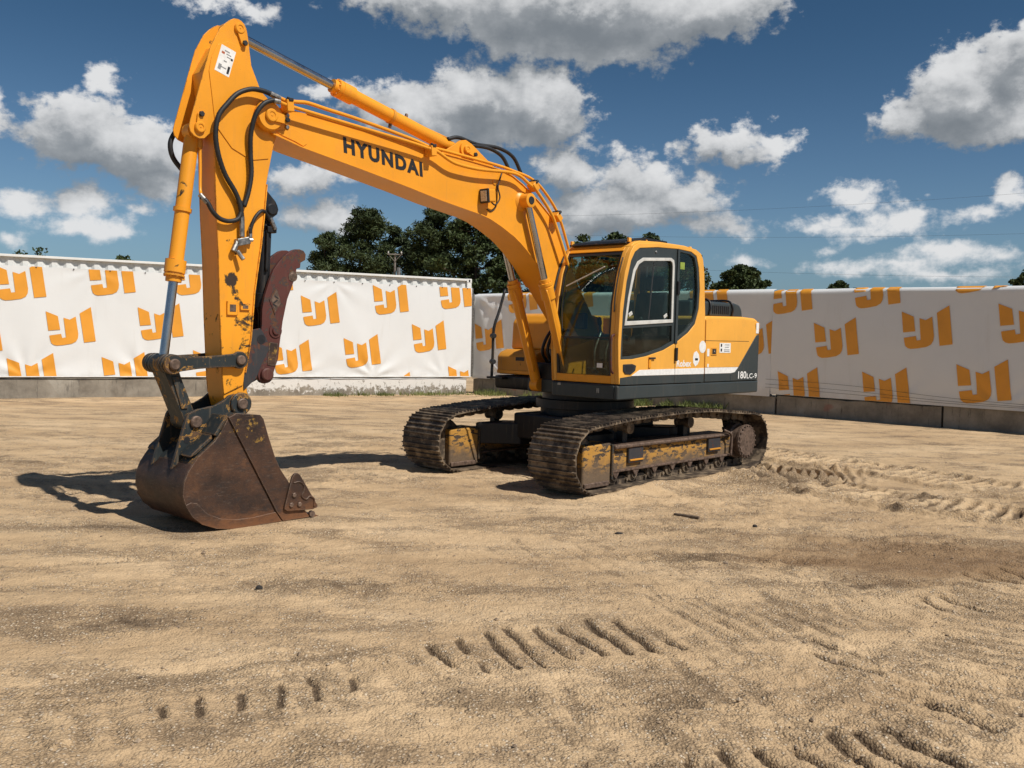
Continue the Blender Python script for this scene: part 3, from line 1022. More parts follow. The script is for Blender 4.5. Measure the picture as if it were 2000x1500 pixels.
def printed(parent_, name, poly, surf, lift):
    """a printed patch lying on the sheet, following its folds"""
    pts = []
    for i in range(len(poly)):
        p, q = poly[i], poly[(i + 1) % len(poly)]
        k_ = max(1, int(math.hypot(q[0] - p[0], q[1] - p[1]) / 0.05))
        pts += [Vector((p[0] + (q[0] - p[0]) * j / k_, p[1] + (q[1] - p[1]) * j / k_)) for j in range(k_)]
    nb = len(pts)
    edges = [(i, (i + 1) % nb) for i in range(nb)]
    xs, zs = [p[0] for p in poly], [p[1] for p in poly]
    gx_ = np.arange(min(xs) + 0.03, max(xs), 0.05)
    gz_ = np.arange(min(zs) + 0.03, max(zs), 0.05)
    pts += [Vector((a, b)) for a in gx_ for b in gz_]
    vo, _, fo, _, _, _ = delaunay_2d_cdt(pts, edges, [list(range(nb))], 1, 1e-5)
    bm = bmesh.new()
    vs = [bm.verts.new(surf(v.x, v.y, lift)) for v in vo]
    for f_ in fo:
        bm.faces.new([vs[i] for i in f_])
    for v in [v for v in bm.verts if not v.link_faces]:
        bm.verts.remove(v)
    me_ = bpy.data.meshes.new(name)
    bmesh.ops.recalc_face_normals(bm, faces=bm.faces)
    bm.to_mesh(me_)
    bm.free()
    me_.shade_smooth()
    me_.materials.append(MATS['tarp_orange'])
    return link(bpy.data.objects.new(name, me_), parent_)


def banner(root, s0, s1, ztop, zbot, surf, centers, sx, step=0.05, hem=True):
    ns, nz = int((s1 - s0) / step), int((ztop(0) - zbot(0)) / step)
    verts, faces = [], []
    for i in range(ns + 1):
        s = s0 + (s1 - s0) * i / ns
        for k in range(nz + 1):
            z = zbot(s) + (ztop(s) - zbot(s)) * k / nz
            verts.append(surf(s, z, 0.0))
    for i in range(ns):
        for k in range(nz):
            a = i * (nz + 1) + k
            faces.append((a, a + nz + 1, a + nz + 2, a + 1))
    from_data('sheet', verts, faces, 'tarpaulin', root, True)
    for (cs, cz) in centers:
        main = None
        for idx in (1, 0, 2):
            pl = clip_poly([(cs + a * sx, cz + b) for a, b in LOGO[idx]], s0 + 0.01, s1 - 0.01, zbot(cs) + 0.005, ztop(cs) - 0.005)
            if len(pl) < 3:
                continue
            o = printed(root if main is None else main, 'printed_logo' if main is None else 'logo_stroke', pl, surf, 0.012)
            main = main or o


bl = empty('banner', B0 + LN * -0.09, rz=math.atan2(LD.y, LD.x))
tag(bl, 'sunlit white banner with orange logos hung on the container', 'banner', 'printed banners round the yard')
pulls = [(-11.9, 0.52, 0.05), (-9.2, 0.50, 0.05), (-3.1, 0.50, 0.075), (-5.3, 0.5, 0.05), (-4.3, 3.15, 0.03), (-0.9, 0.5, 0.03), (-7.0, 3.15, 0.02), (-10.4, 3.15, 0.02)]


def surf_l(s, z, lift):
    sag = 0.0
    if z > 3.1:
        sag = 0.010 * abs(math.sin(s * math.pi / 0.85))
    low = 0.05 * max(0.0, (0.95 - z)) ** 1.3
    return (s, -0.055 - low - wob_left(s, z, pulls) - lift, z)


banner(bl, -13.55, -0.02, lambda s: 3.175 - 0.012 * abs(math.sin(s * math.pi / 0.85)), lambda s: 0.50, surf_l,
       [(-10.923, 1.754), (-8.842, 1.925), (-12.016, 2.812), (-10.0, 3.009), (-8.02, 3.10), (-11.762, 0.611), (-9.68, 0.66), (-12.951, 1.50),
        (-4.681, 2.393), (-2.619, 2.771), (-0.58, 3.0), (-5.449, 1.057), (-3.452, 1.25), (-1.405, 1.697), (-0.23, 0.479), (-2.45, 0.17), (-6.75, 2.13), (-7.5, 0.86), (-13.2, 0.45), (-6.0, 3.24)], 1.0)
for i in range(17):
    s = -13.3 + i * 0.82
    p = surf_l(s, 3.145, 0.012)
    rod('grommet', (p[0], p[1], p[2]), (p[0], p[1] - 0.008, p[2]), 0.016, 'eyelet', bl, 10, 0.002)
rod('hem_rod', (-13.5, -0.13, 0.515), (-0.05, -0.13, 0.515), 0.014, 'tarp_hem', bl, 8)
rod('edge_strap', (0.0, -0.05, 0.52), (0.0, -0.05, 3.16), 0.022, 'fitting_steel', bl, 8)
mzb = box('shadow_gap_plate', (-10.4, 0.02, 0.485), (3.2, 0.04, 0.018), 'black_ink', bl, 0.003)  # black strip that paints in the shadow gap between banner and block
mzb.name = 'painted_gap_shadow'

plain('wall_panel', (0.45, 0.45, 0.43), 0.7, var=0.1)


def right_banner(org, along, length, top, bot, centers, label, pulls_, wl):
    e = empty('banner', org, rz=math.atan2(along.y, along.x))
    tag(e, label, 'banner', 'printed banners round the yard')

    def zt(s):
        return top + 0.018 * s * 0.35 + 0.012 * math.sin(s * 0.9)

    def surf(s, z, lift):
        t_ = zt(s)
        lean = 0.045 * (t_ - z) * 0.6
        if z > t_ - 0.07:                              # rolled over the top edge
            k = (z - (t_ - 0.07)) / 0.07
            return (s, -0.04 + 0.24 * k * k + 0.0 - lift * 0.3, t_ - 0.07 + 0.07 * math.sin(k * math.pi / 2) + lift)
        return (s, -0.04 - lean * 0.4 - wob_left(s, z, pulls_) - lift + 0.012 * math.sin(z * 2 + s * 0.4), z)
    banner(e, 0.0, length, zt, lambda s: bot - 0.004 * s, surf, centers, 1.0, 0.05)
    return e, zt


b1, zt1 = right_banner(W0 - RD1 * 0.10, RD1, 9.28, 3.02, 0.47, [(0.59, 1.77), (1.75, 2.92), (-0.6, 0.62), (2.55, 2.05), (3.6, 3.0), (4.5, 2.0), (5.4, 2.9), (6.4, 1.9), (7.54, 2.95), (8.9, 1.88), (3.2, 0.8), (5.2, 0.7), (7.2, 0.7)],
                       'shaded white banner hanging behind the boom and cab', [(0.1, 2.95, 0.07), (1.2, 0.6, 0.07), (0.9, 2.95, 0.05), (2.0, 0.6, 0.05)], 1)
rod('edge_strap', (0.0, -0.06, 0.5), (0.0, -0.06, 3.0), 0.03, 'fitting_steel', b1, 8)
b2, zt2 = right_banner(W1 + RD2 * 0.0, RD2, 10.0, 3.055, 0.495, [(0.44, 2.94), (1.60, 1.91), (0.73, 0.72), (2.48, 3.08), (3.63, 2.18), (2.80, 0.80), (4.62, 3.40), (4.84, 1.05), (5.60, 2.35), (6.9, 1.2), (7.7, 2.6), (8.9, 1.4)],
                       'shaded white banner with orange logos running off to the right', [(0.6, 0.5, 0.03), (5.2, 0.5, 0.045), (3.0, 0.45, 0.03)], 2)
for k, (z0_, z1_, s1_) in enumerate(((0.86, 0.60, 6.2), (0.74, 0.57, 6.2), (0.66, 0.55, 6.4))):
    tube('slack_rope', [(-0.1, -0.11, z0_), (s1_ * 0.33, -0.13, z0_ - 0.05), (s1_ * 0.66, -0.14, (z0_ + z1_) / 2 - 0.06), (s1_, -0.13, z1_)], 0.0035, 'black_plastic', b2, 6)
# steel frames that carry the banners
for org, along, ln, zt_ in ((W0, RD1, 9.1, 3.0), (W1, RD2, 10.0, 3.04)):
    e = empty('panel_wall', org, rz=math.atan2(along.y, along.x))
    tag(e, 'sheet-metal panel wall behind the ' + ('cab-side' if ln < 9.5 else 'right-hand') + ' shaded banner', 'panel wall', kind='thing')
    box('wall_panel', (ln / 2, 0.30, zt_ / 2 + 0.16), (ln, 0.06, zt_ - 0.42), 'wall_panel', e, 0.004)
    box('top_rail', (ln / 2, 0.12, zt_ - 0.085), (ln, 0.28, 0.05), 'wall_panel', e, 0.004)


# ------------------------------------------------------------------ trees beyond the wall
def _leaf(c0, c1):
    def b(t, co, bs, out):
        n = t.noise(co, 0.9, 4.0, 0.6)
        n2 = t.noise(co, 7.0, 3.0, 0.6)
        c = t.mix(t.smooth(t.math('ADD', t.math('MULTIPLY', n, 0.6), t.math('MULTIPLY', n2, 0.4)), 0.35, 0.65), c0, c1)
        return {'Base Color': c, 'Roughness': 0.65, 'Specular IOR Level': 0.25}
    return b


material('pine_needles', _leaf((0.020, 0.032, 0.012), (0.062, 0.082, 0.026)))
material('broad_leaves', _leaf((0.022, 0.036, 0.013), (0.070, 0.094, 0.028)))
material('weed_green', _leaf((0.075, 0.10, 0.025), (0.19, 0.21, 0.065)))
plain('bark', (0.09, 0.065, 0.048), 0.9, var=0.4, scale=10, bump=0.4)


def quads_mesh(name, cen, d1, d2, m, parent):
    n = len(cen)
    v = np.stack([cen - d1 - d2, cen + d1 - d2 * 0.6, cen + d1 * 1.05 + d2 * 0.6, cen - d1 + d2], 1).reshape(-1, 3)
    me_ = bpy.data.meshes.new(name)
    me_.vertices.add(4 * n)
    me_.vertices.foreach_set('co', v.astype(np.float32).ravel())
    me_.loops.add(4 * n)
    me_.loops.foreach_set('vertex_index', np.arange(4 * n, dtype=np.int32))
    me_.polygons.add(n)
    me_.polygons.foreach_set('loop_start', np.arange(0, 4 * n, 4, dtype=np.int32))
    me_.polygons.foreach_set('loop_total', np.full(n, 4, dtype=np.int32))
    me_.update(calc_edges=True)
    me_.materials.append(MATS[m])
    return link(bpy.data.objects.new(name, me_), parent)


def rand_dirs(g_, n):
    d_ = g_.randn(n, 3)
    return d_ / np.linalg.norm(d_, axis=1)[:, None]


def tree(px, top, dist, half, seed, label, kind='pine', low=0.28, clumps=80, per=95, sparse=1.0):
    """px/top: where its tip stands in the photograph, turned into a place on the ground and a height"""
    g_ = np.random.RandomState(seed)
    X, Y = (px - 1000) / 1820 * dist, dist
    H = 1.8 + (654 + 0.0239 * (px - 1000) - top) / 1820 * dist
    rad = half / 1820 * dist
    root = empty('pine_tree' if kind == 'pine' else 'broadleaf_tree', (X, Y, 0), rz=0)
    tag(root, label, 'tree', 'trees beyond the perimeter')
    bend = g_.randn(2) * 0.25
    tr = [(bend[0] * (z / H) ** 2, bend[1] * (z / H) ** 2, z) for z in np.linspace(-0.2, H * 0.94, 8)]
    verts, faces, seg = [], [], 7
    for i, p in enumerate(tr):
        r_ = (0.022 * H) * (1 - 0.9 * i / 7) + 0.01
        for k in range(seg):
            verts.append((p[0] + r_ * math.cos(k * 6.283 / seg), p[1] + r_ * math.sin(k * 6.283 / seg), p[2]))
    for i in range(7):
        for k in range(seg):
            faces.append((i * seg + k, i * seg + (k + 1) % seg, (i + 1) * seg + (k + 1) % seg, (i + 1) * seg + k))
    trunk = from_data('trunk', verts, faces, 'bark', root, True)
    cen, e1, e2 = [], [], []
    lo = H * low
    for c in range(clumps):
        q = g_.rand() ** 0.85
        z = lo + (H * 0.985 - lo) * q
        if kind == 'pine':
            prof = min(1.0, 0.30 + 1.5 * (1 - q)) * (0.75 + 0.25 * math.sin(q * 17 + seed))
        else:
            prof = math.sqrt(max(0.0, 1 - (2 * q - 0.95) ** 2 * 0.95))
        prof *= 0.75 + 0.5 * g_.rand()
        a = g_.rand() * 6.283
        rr = rad * prof * math.sqrt(g_.uniform(0.12, 1.0))
        cx, cy = bend[0] * (z / H) ** 2 + rr * math.cos(a), bend[1] * (z / H) ** 2 + rr * math.sin(a)
        bz = z - 0.25 * rr
        if c % 3 == 0:
            base = np.array([bend[0] * (bz / H) ** 2, bend[1] * (bz / H) ** 2, max(bz, 0.3)])
            tip = np.array([cx, cy, z])
            tube('limb', [base, (base + tip) / 2 + (0, 0, -0.05 * rr), tip], 0.012 * H * 0.35, 'bark', trunk, 5, 3)
        n = int(per * (0.6 + 0.8 * g_.rand()) * sparse * 1.5)
        cr_ = (0.085 * H) * (0.55 + 0.6 * g_.rand()) * (0.75 + 0.5 * (1 - q))
        d_ = rand_dirs(g_, n) * (g_.rand(n, 1) ** 0.5) * cr_ * (1.0, 1.0, 0.62)
        cen.append(d_ + (cx, cy, z))
        a1 = rand_dirs(g_, n) + d_ / cr_ * 0.9
        a1 /= np.linalg.norm(a1, axis=1)[:, None]
        a2 = np.cross(a1, rand_dirs(g_, n))
        a2 /= np.linalg.norm(a2, axis=1)[:, None] + 1e-6
        s = 0.78 * dist / 62.0 * (0.65 + 0.7 * g_.rand(n, 1))
        if kind == 'pine':
            e1.append(a1 * 0.14 * s)
            e2.append(a2 * 0.045 * s)
        else:
            e1.append(a1 * 0.10 * s)
            e2.append(a2 * 0.075 * s)
    quads_mesh('crown', np.concatenate(cen), np.concatenate(e1), np.concatenate(e2), 'pine_needles' if kind == 'pine' else 'broad_leaves', root)
    return root


tree(694, 410, 62, 88, 11, 'tall dark pine with rounded crown left of the utility pole', clumps=120, per=120)
tree(628, 455, 60, 46, 12, 'lower pine at the left end of the clump beside the thumb', clumps=60)
tree(768, 446, 66, 60, 13, 'shorter pine in the gap behind the utility pole', clumps=70)
tree(835, 402, 62, 76, 14, 'tallest spiky pine rising just right of the utility pole', clumps=120, per=120)
tree(925, 424, 61, 86, 15, 'broad dense tree half hidden under the curve of the boom', 'broad', clumps=130, per=120, low=0.2)
tree(1010, 470, 60, 80, 16, 'dark bushy tree between the boom lift cylinders', 'broad', clumps=110, per=110, low=0.2)
tree(1128, 462, 60, 42, 17, 'leafy treetop peeping out between boom and cab roof', 'broad', clumps=70, low=0.2)
tree(1192, 455, 63, 46, 18, 'leafy treetop showing over the middle of the cab roof', 'broad', clumps=80, low=0.2)
tree(1258, 459, 61, 46, 19, 'leafy treetop showing over the rear of the cab roof', 'broad', clumps=80, low=0.2)
tree(1332, 505, 62, 45, 24, 'lower leafy tree seen through the rear cab windows', 'broad', clumps=80, low=0.2)
tree(1436, 520, 84, 52, 20, 'rounded tree standing alone above the banner behind the counterweight', 'broad', clumps=120, per=110, low=0.35)
tree(1632, 551, 96, 34, 21, 'distant rounded treetop just clearing the shaded banner', 'broad', clumps=60, low=0.45)
tree(1996, 530, 92, 30, 22, 'dark treetop at the right edge above the banner', 'broad', clumps=70, low=0.4)
tree(36, 490, 70, 20, 23, 'thin twiggy treetop leftmost above the container roof', 'broad', clumps=30, per=9, low=0.6)
tree(73, 485, 71, 9, 25, 'tiny twiggy treetop beside the leftmost one over the container', 'broad', clumps=16, per=12, low=0.6)
tree(240, 502, 74, 34, 26, 'low bushy treetop just showing over the container behind the cylinder', 'broad', clumps=40, per=30, low=0.6)

# utility pole and wires
plain('pole_wood', (0.20, 0.175, 0.15), 0.85, var=0.3, scale=8)
PX = (767 - 1000) / 1820 * 52
pz = 1.8 + (648 - 497) / 1820 * 52
pole = empty('utility_pole', (PX, 52, 0))
tag(pole, 'wooden utility pole with one crossarm in front of the pines', 'utility pole')
rod('post', (0, 0, -0.2), (0, 0, pz + 0.05), 0.055, 'pole_wood', pole, 10)
box('crossarm', (0, -0.1, pz - 0.02), (0.82, 0.06, 0.06), 'pole_wood', pole, 0.006, Euler((0, 0, 0.2)).to_matrix())
for sx_ in (-1, 1):
    rod('brace', (sx_ * 0.33, -0.14, pz - 0.06), (0, -0.10, pz - 0.42), 0.02, 'pole_wood', pole, 6)
    lathe('insulator', (sx_ * 0.36, -0.1, pz + 0.03), (sx_ * 0.36, -0.1, pz + 0.15), [(0, 0.03), (0.05, 0.05), (0.08, 0.03), (0.12, 0.035)], 'white_trim', pole, 8)
rod('transformer', (0.24, -0.18, pz - 1.35), (0.24, -0.18, pz - 0.75), 0.11, 'fitting_steel', pole, 12)


def wire(label, z0, z1, x0=-8.0, x1=70.0, y0=95.0, y1=70.0, sag=1.2):
    pts = []
    for k in range(15):
        q = k / 14
        pts.append((x0 + (x1 - x0) * q, y0 + (y1 - y0) * q, z0 + (z1 - z0) * q - sag * 4 * q * (1 - q)))
    return tag(tube('power_line', pts, 0.007, 'black_plastic', None, 5, 2), label, 'power line', 'power lines above the right banner')


wire('uppermost thin power line crossing the sky right of the cab', 13.5, 17.0)
wire('middle thin power line crossing the sky right of the cab', 12.2, 12.5)
wire('lowest thin power line just over the right banner', 9.8, 8.2)


# weeds along the foot of the walls
def weeds(name, label, a, b, out_n, n, hmin, hmax, spread, seed):
    g_ = np.random.RandomState(seed)
    a, b = np.array(a), np.array(b)
    clump = np.clip(fbm(np.linspace(0, 14, n), np.zeros(n), seed, 3) * 3 + 0.55, 0, 1)
    ts = np.linspace(0, 1, n)[g_.rand(n) < clump]
    verts, faces = [], []
    off = np.abs(g_.randn(len(ts))) * spread + 0.02
    pp = a + (b - a) * ts[:, None] + np.array(out_n) * off[:, None]
    zz = height(pp[:, 0], pp[:, 1])[0]
    for o_, p, z in zip(off, pp, zz):
        h_ = g_.uniform(hmin, hmax) * (1.2 - min(1, o_ / spread / 2.5))
        w_ = g_.uniform(0.006, 0.014)
        an = g_.rand() * 6.283
        lean = g_.randn(2) * h_ * 0.35
        dx_, dy_ = math.cos(an) * w_, math.sin(an) * w_
        k = len(verts)
        verts += [(p[0] - dx_, p[1] - dy_, z - 0.01), (p[0] + dx_, p[1] + dy_, z - 0.01),
                  (p[0] + dx_ * .7 + lean[0] * .5, p[1] + dy_ * .7 + lean[1] * .5, z + h_ * .6), (p[0] + lean[0], p[1] + lean[1], z + h_)]
        faces += [(k, k + 1, k + 2), (k, k + 2, k + 3)]
    ob = from_data(name, verts, faces, 'weed_green')
    return tag(ob, label, None, kind='stuff')


p0 = B0 + LD * -4.6 + LN * 0.05
p1 = B0 + LD * 0.2 + LN * 0.05
weeds('weeds', 'low green weeds along the foot of the whitewashed block', (p0.x, p0.y), (p1.x, p1.y), (LN.x, LN.y), 1500, 0.04, 0.15, 0.30, 3)
LN1 = Vector((RD1.y, -RD1.x, 0))
p0 = W0 + RD1 * 0.2 + LN1 * 0.05
p1 = W0 + RD1 * 3.0 + LN1 * 0.05
weeds('weeds', 'dry grass at the corner behind the far track', (p0.x, p0.y), (p1.x, p1.y), (LN1.x, LN1.y), 1200, 0.05, 0.20, 0.35, 4)
p0 = W0 + RD1 * 4.6 + LN1 * 0.05
p1 = W0 + RD1 * 8.0 + LN1 * 0.05
weeds('weeds', 'bright green grass against the block beneath the counterweight', (p0.x, p0.y), (p1.x, p1.y), (LN1.x, LN1.y), 3600, 0.06, 0.24, 0.30, 8)


# ------------------------------------------------------------------ the excavator
# local frame: x forward, y to the machine's left, z up; origin on the ground below the slew ring
EX = empty('excavator', (0.9946, 12.6257, 0.0), rz=R(226.5))
tag(EX, 'orange crawler excavator with its bucket resting on the sand', 'excavator')


def bolt(c, axis, r, h, m, parent):
    """hexagon bolt head"""
    c, axis = Vector(c), Vector(axis).normalized()
    return lathe('bolt', c, c + axis * h, [(0, r), (h * 0.8, r), (h, r * 0.8)], m, parent, 6)


def pin_head(c, s, r, m, parent, name='pin', keeper=None, km='yellow_paint'):
    """the round end of a pin on the side face (s = +1 left, -1 right), with its keeper plate and bolt"""
    c = Vector(c)
    p = lathe(name, c, c + Vector((0, s * 0.035, 0)), [(0, r), (0.022, r), (0.030, r * 0.85), (0.030, r * 0.55), (0.024, r * 0.5), (0.024, r * 0.2), (0.028, r * 0.12)], m, parent, 22)
    if keeper:
        d_ = Vector((keeper[0], 0, keeper[1]))
        q = c + d_
        ax = d_.normalized()
        nx = Vector((-ax.z, 0, ax.x))
        w = r * 0.78
        pl = [(c.x + nx.x * w, c.z + nx.z * w), (q.x + nx.x * w * .8, q.z + nx.z * w * .8), (q.x + ax.x * w * .7, q.z + ax.z * w * .7), (q.x - nx.x * w * .8, q.z - nx.z * w * .8), (c.x - nx.x * w, c.z - nx.z * w), (c.x - ax.x * w, c.z - ax.z * w)]
        v0 = c.y + s * 0.004
        ext('keeper_plate', pl, min(v0, v0 + s * 0.018), max(v0, v0 + s * 0.018), km, p, 0.003)
        bolt(q + Vector((0, s * 0.022, 0)), (0, s, 0), 0.026, 0.022, 'black_plastic', p)
    return p


# ---------------- tracks
SHOE_N = 49


def track_path():
    pts = [(u_, 0.030) for u_ in np.linspace(-1.98, 1.58, 40)]
    pts += arc(1.58, 0.400, 0.370, -85, 70, 26)
    top = [(1.58, 0.765), (1.27, 0.790), (0.92, 0.818), (0.55, 0.835), (0.0, 0.852), (-0.4, 0.857), (-0.95, 0.845), (-1.5, 0.800), (-1.98, 0.768)]
    pts += [(p.x, p.z) for p in crom([(a, 0, b) for a, b in top], 8)][1:-1]
    pts += arc(-1.98, 0.400, 0.370, 95, 265, 28)
    pts = np.array(pts)
    d_ = np.hypot(*np.diff(np.vstack([pts, pts[:1]]), axis=0).T)
    s_ = np.concatenate([[0], np.cumsum(d_)])
    return np.vstack([pts, pts[:1]]), s_


TP, TS = track_path()
TL = TS[-1]


def path_at(s_):
    s_ = s_ % TL
    return np.array([np.interp(s_, TS, TP[:, 0]), np.interp(s_, TS, TP[:, 1])])


# one shoe: plate with three grouser bars; local x along travel, z outwards
pitch = TL / SHOE_N
sec = [(-0.5, 0.0), (-0.5, 0.013), (-0.43, 0.013), (-0.40, 0.038), (-0.35, 0.038), (-0.31, 0.013), (-0.06, 0.013), (-0.03, 0.034), (0.03, 0.034), (0.06, 0.013), (0.31, 0.013), (0.35, 0.038), (0.40, 0.038), (0.43, 0.013), (0.52, 0.013), (0.52, 0.0)]
bm = bmesh.new()
ra = [bm.verts.new((a * pitch, -0.355, b)) for a, b in sec]
rb = [bm.verts.new((a * pitch, 0.355, b)) for a, b in sec]
for i in range(len(sec)):
    k = (i + 1) % len(sec)
    bm.faces.new((ra[i], ra[k], rb[k], rb[i]))
bm.faces.new(ra[::-1])
bm.faces.new(rb)
bmesh.ops.recalc_face_normals(bm, faces=bm.faces)
shoe_me = bpy.data.meshes.new('track_shoe')
bm.to_mesh(shoe_me)
bm.free()
shoe_me.materials.append(MATS['track_steel'])
# chain link pair seen from the side
bm = bmesh.new()
link_prof = [(-0.55, -0.02), (-0.5, -0.085), (-0.1, -0.10), (0.3, -0.095), (0.52, -0.05), (0.5, -0.002), (-0.45, -0.002)]
for y0_ in (-0.105, 0.075):
    a_ = [bm.verts.new((x_ * pitch, y0_, z_)) for x_, z_ in link_prof]
    b_ = [bm.verts.new((x_ * pitch, y0_ + 0.03, z_)) for x_, z_ in link_prof]
    bm.faces.new(a_)
    bm.faces.new(b_[::-1])
    for i in range(len(a_)):
        k = (i + 1) % len(a_)
        bm.faces.new((a_[i], a_[k], b_[k], b_[i]))
rg0 = [bm.verts.new((-0.5 * pitch + 0.022 * math.cos(q), -0.13, -0.05 + 0.022 * math.sin(q))) for q in np.linspace(0, 6.283, 9)[:-1]]
rg1 = [bm.verts.new((v.co.x, 0.13, v.co.z)) for v in rg0]
for i in range(8):
    bm.faces.new((rg0[i], rg0[(i + 1) % 8], rg1[(i + 1) % 8], rg1[i]))
bm.faces.new(rg0)
bm.faces.new(rg1[::-1])
bmesh.ops.recalc_face_normals(bm, faces=bm.faces)
link_me = bpy.data.meshes.new('chain_link')
bm.to_mesh(link_me)
bm.free()
link_me.materials.append(MATS['track_steel'])

for side in (1, -1):
    vc = 1.12 * side
    tr_ = ext('track_frame', [(-1.70, 0.215), (-1.70, 0.50), (-1.45, 0.51), (0.95, 0.515), (1.10, 0.50), (1.10, 0.20)], vc - 0.17, vc + 0.14, 'track_frame_paint', EX, 0.012)
    tr_['label'] = 'left track frame with peeling yellow paint' if side > 0 else 'right track frame'
    ext('top_ledge', [(-1.66, 0.47), (-1.66, 0.512), (1.02, 0.522), (1.02, 0.47)], vc - 0.20, vc + 0.20, 'pin_steel', tr_, 0.02)
    ext('lower_flange', [(-1.72, 0.195), (-1.72, 0.222), (1.08, 0.222), (1.08, 0.195)], vc - 0.20, vc + 0.19, 'pin_steel', tr_, 0.006)
    o_ = 1 if side > 0 else -1
    yo = box('idler_guard', (1.335, vc, 0.305), (0.54, 0.36, 0.50), 'track_frame_paint', tr_, 0.03)
    box('guard_rib', (1.085, vc, 0.33), (0.035, 0.42, 0.42), 'dark_paint', tr_, 0.008)
    box('guard_foot', (1.36, vc, 0.085), (0.46, 0.40, 0.06), 'pin_steel', tr_, 0.012)
    for su in (0.58, -1.22):
        st = box('step', (su, vc + side * 0.150, 0.375), (0.30, 0.06, 0.19), 'bracket_paint', tr_, 0.012)
        box('step_tread', (su, vc + side * 0.168, 0.318), (0.27, 0.05, 0.022), 'yellow_paint_dusty', st, 0.005)
    for k in range(7):
        ru = -1.42 + k * 0.40
        w_ = lathe('track_roller', (ru, vc - 0.16, 0.145), (ru, vc + 0.16, 0.145), [(0, 0.055), (0.02, 0.06), (0.03, 0.10), (0.06, 0.10), (0.075, 0.082), (0.245, 0.082), (0.26, 0.10), (0.29, 0.10), (0.30, 0.06), (0.32, 0.055)], 'track_steel', tr_, 18)
        ext('roller_bracket', [(ru - 0.07, 0.205), (ru + 0.07, 0.205), (ru + 0.03, 0.14), (ru, 0.12), (ru - 0.03, 0.14)], vc + side * 0.17 - 0.012, vc + side * 0.17 + 0.012, 'pin_steel', w_, 0.004)
    for ru in (0.62, -0.72):
        lathe('carrier_roller', (ru, vc - 0.12, 0.70), (ru, vc + 0.12, 0.70), [(0, 0.03), (0.01, 0.075), (0.05, 0.075), (0.06, 0.062), (0.18, 0.062), (0.19, 0.075), (0.23, 0.075), (0.24, 0.03)], 'track_steel', tr_, 16)
        box('roller_post', (ru, vc - side * 0.02, 0.58), (0.10, 0.10, 0.16), 'black_paint', tr_, 0.01)
    lathe('idler', (1.58, vc - 0.09, 0.40), (1.58, vc + 0.09, 0.40), [(0, 0.06), (0.0, 0.25), (0.03, 0.27), (0.06, 0.285), (0.12, 0.285), (0.15, 0.27), (0.18, 0.25), (0.18, 0.06)], 'track_steel', tr_, 32)
    # sprocket with teeth
    tp = []
    for k in range(21):
        for da, rr_ in ((-0.32, 0.245), (-0.12, 0.29), (0.12, 0.29), (0.32, 0.245)):
            q = 2 * math.pi * (k + da) / 21
            tp.append((-1.98 + rr_ * math.cos(q), 0.40 + rr_ * math.sin(q)))
    ext('sprocket', tp, vc - 0.03, vc + 0.03, 'track_steel', tr_, 0.0)
    hub = lathe('final_drive', (-1.90, vc + side * 0.03, 0.385), (-1.90, vc + side * 0.30, 0.385), [(0, 0.245), (0.10, 0.25), (0.12, 0.225), (0.20, 0.225), (0.215, 0.235), (0.245, 0.235), (0.25, 0.205), (0.262, 0.20)], 'pin_steel', tr_, 34)
    for k in range(20):
        q = 2 * math.pi * k / 20
        bolt((-1.90 + 0.217 * math.cos(q), vc + side * 0.285, 0.385 + 0.217 * math.sin(q)), (0, side, 0), 0.014, 0.014, 'pin_steel', hub)
    tube('drive_guard', [(-1.56, vc + side * 0.23, 0.20), (-1.57, vc + side * 0.23, 0.36), (-1.55, vc + side * 0.23, 0.50), (-1.40, vc + side * 0.21, 0.565)], 0.018, 'pin_steel', tr_, 8)
    if side > 0:
        pass
    for k in range(SHOE_N):
        s_ = (k + (0.3 if side > 0 else 0.65)) * pitch
        a_, b_ = path_at(s_ - pitch * 0.5), path_at(s_ + pitch * 0.5)
        mid = (a_ + b_) / 2
        ang = math.atan2(b_[1] - a_[1], b_[0] - a_[0])
        o = bpy.data.objects.new('track_shoe', shoe_me)
        # outward normal is to the right of travel (path runs anticlockwise seen from the left)
        Mx = Matrix.Translation((mid[0], vc, mid[1])) @ Matrix.Rotation(-ang, 4, 'Y') @ Matrix.Rotation(math.pi, 4, 'X')
        o.matrix_local = Mx
        link(o, tr_)
        lk = bpy.data.objects.new('chain_link', link_me)
        link(lk, tr_)
        lk.matrix_local = Mx

# ---------------- undercarriage centre
cf = ext('centre_frame', [(-0.75, -0.62), (0.75, -0.62), (0.75, 0.62), (-0.75, 0.62)], 0.42, 0.76, 'black_paint', EX, 0.03, axis='z')
for su in (-1, 1):
    for sv in (-1, 1):
        pl = [(su * 0.20, sv * 0.5), (su * 0.72, sv * 0.5), (su * 1.12, sv * 0.97), (su * 0.60, sv * 0.97)]
        if su * sv < 0:
            pl = pl[::-1]
        ext('frame_leg', pl, 0.33, 0.62, 'black_paint', cf, 0.02, axis='z')
lathe('slew_ring', (0, 0, 0.74), (0, 0, 1.05), [(0, 0.60), (0.10, 0.60), (0.11, 0.66), (0.22, 0.66), (0.23, 0.58), (0.31, 0.58)], 'black_paint', cf, 40)

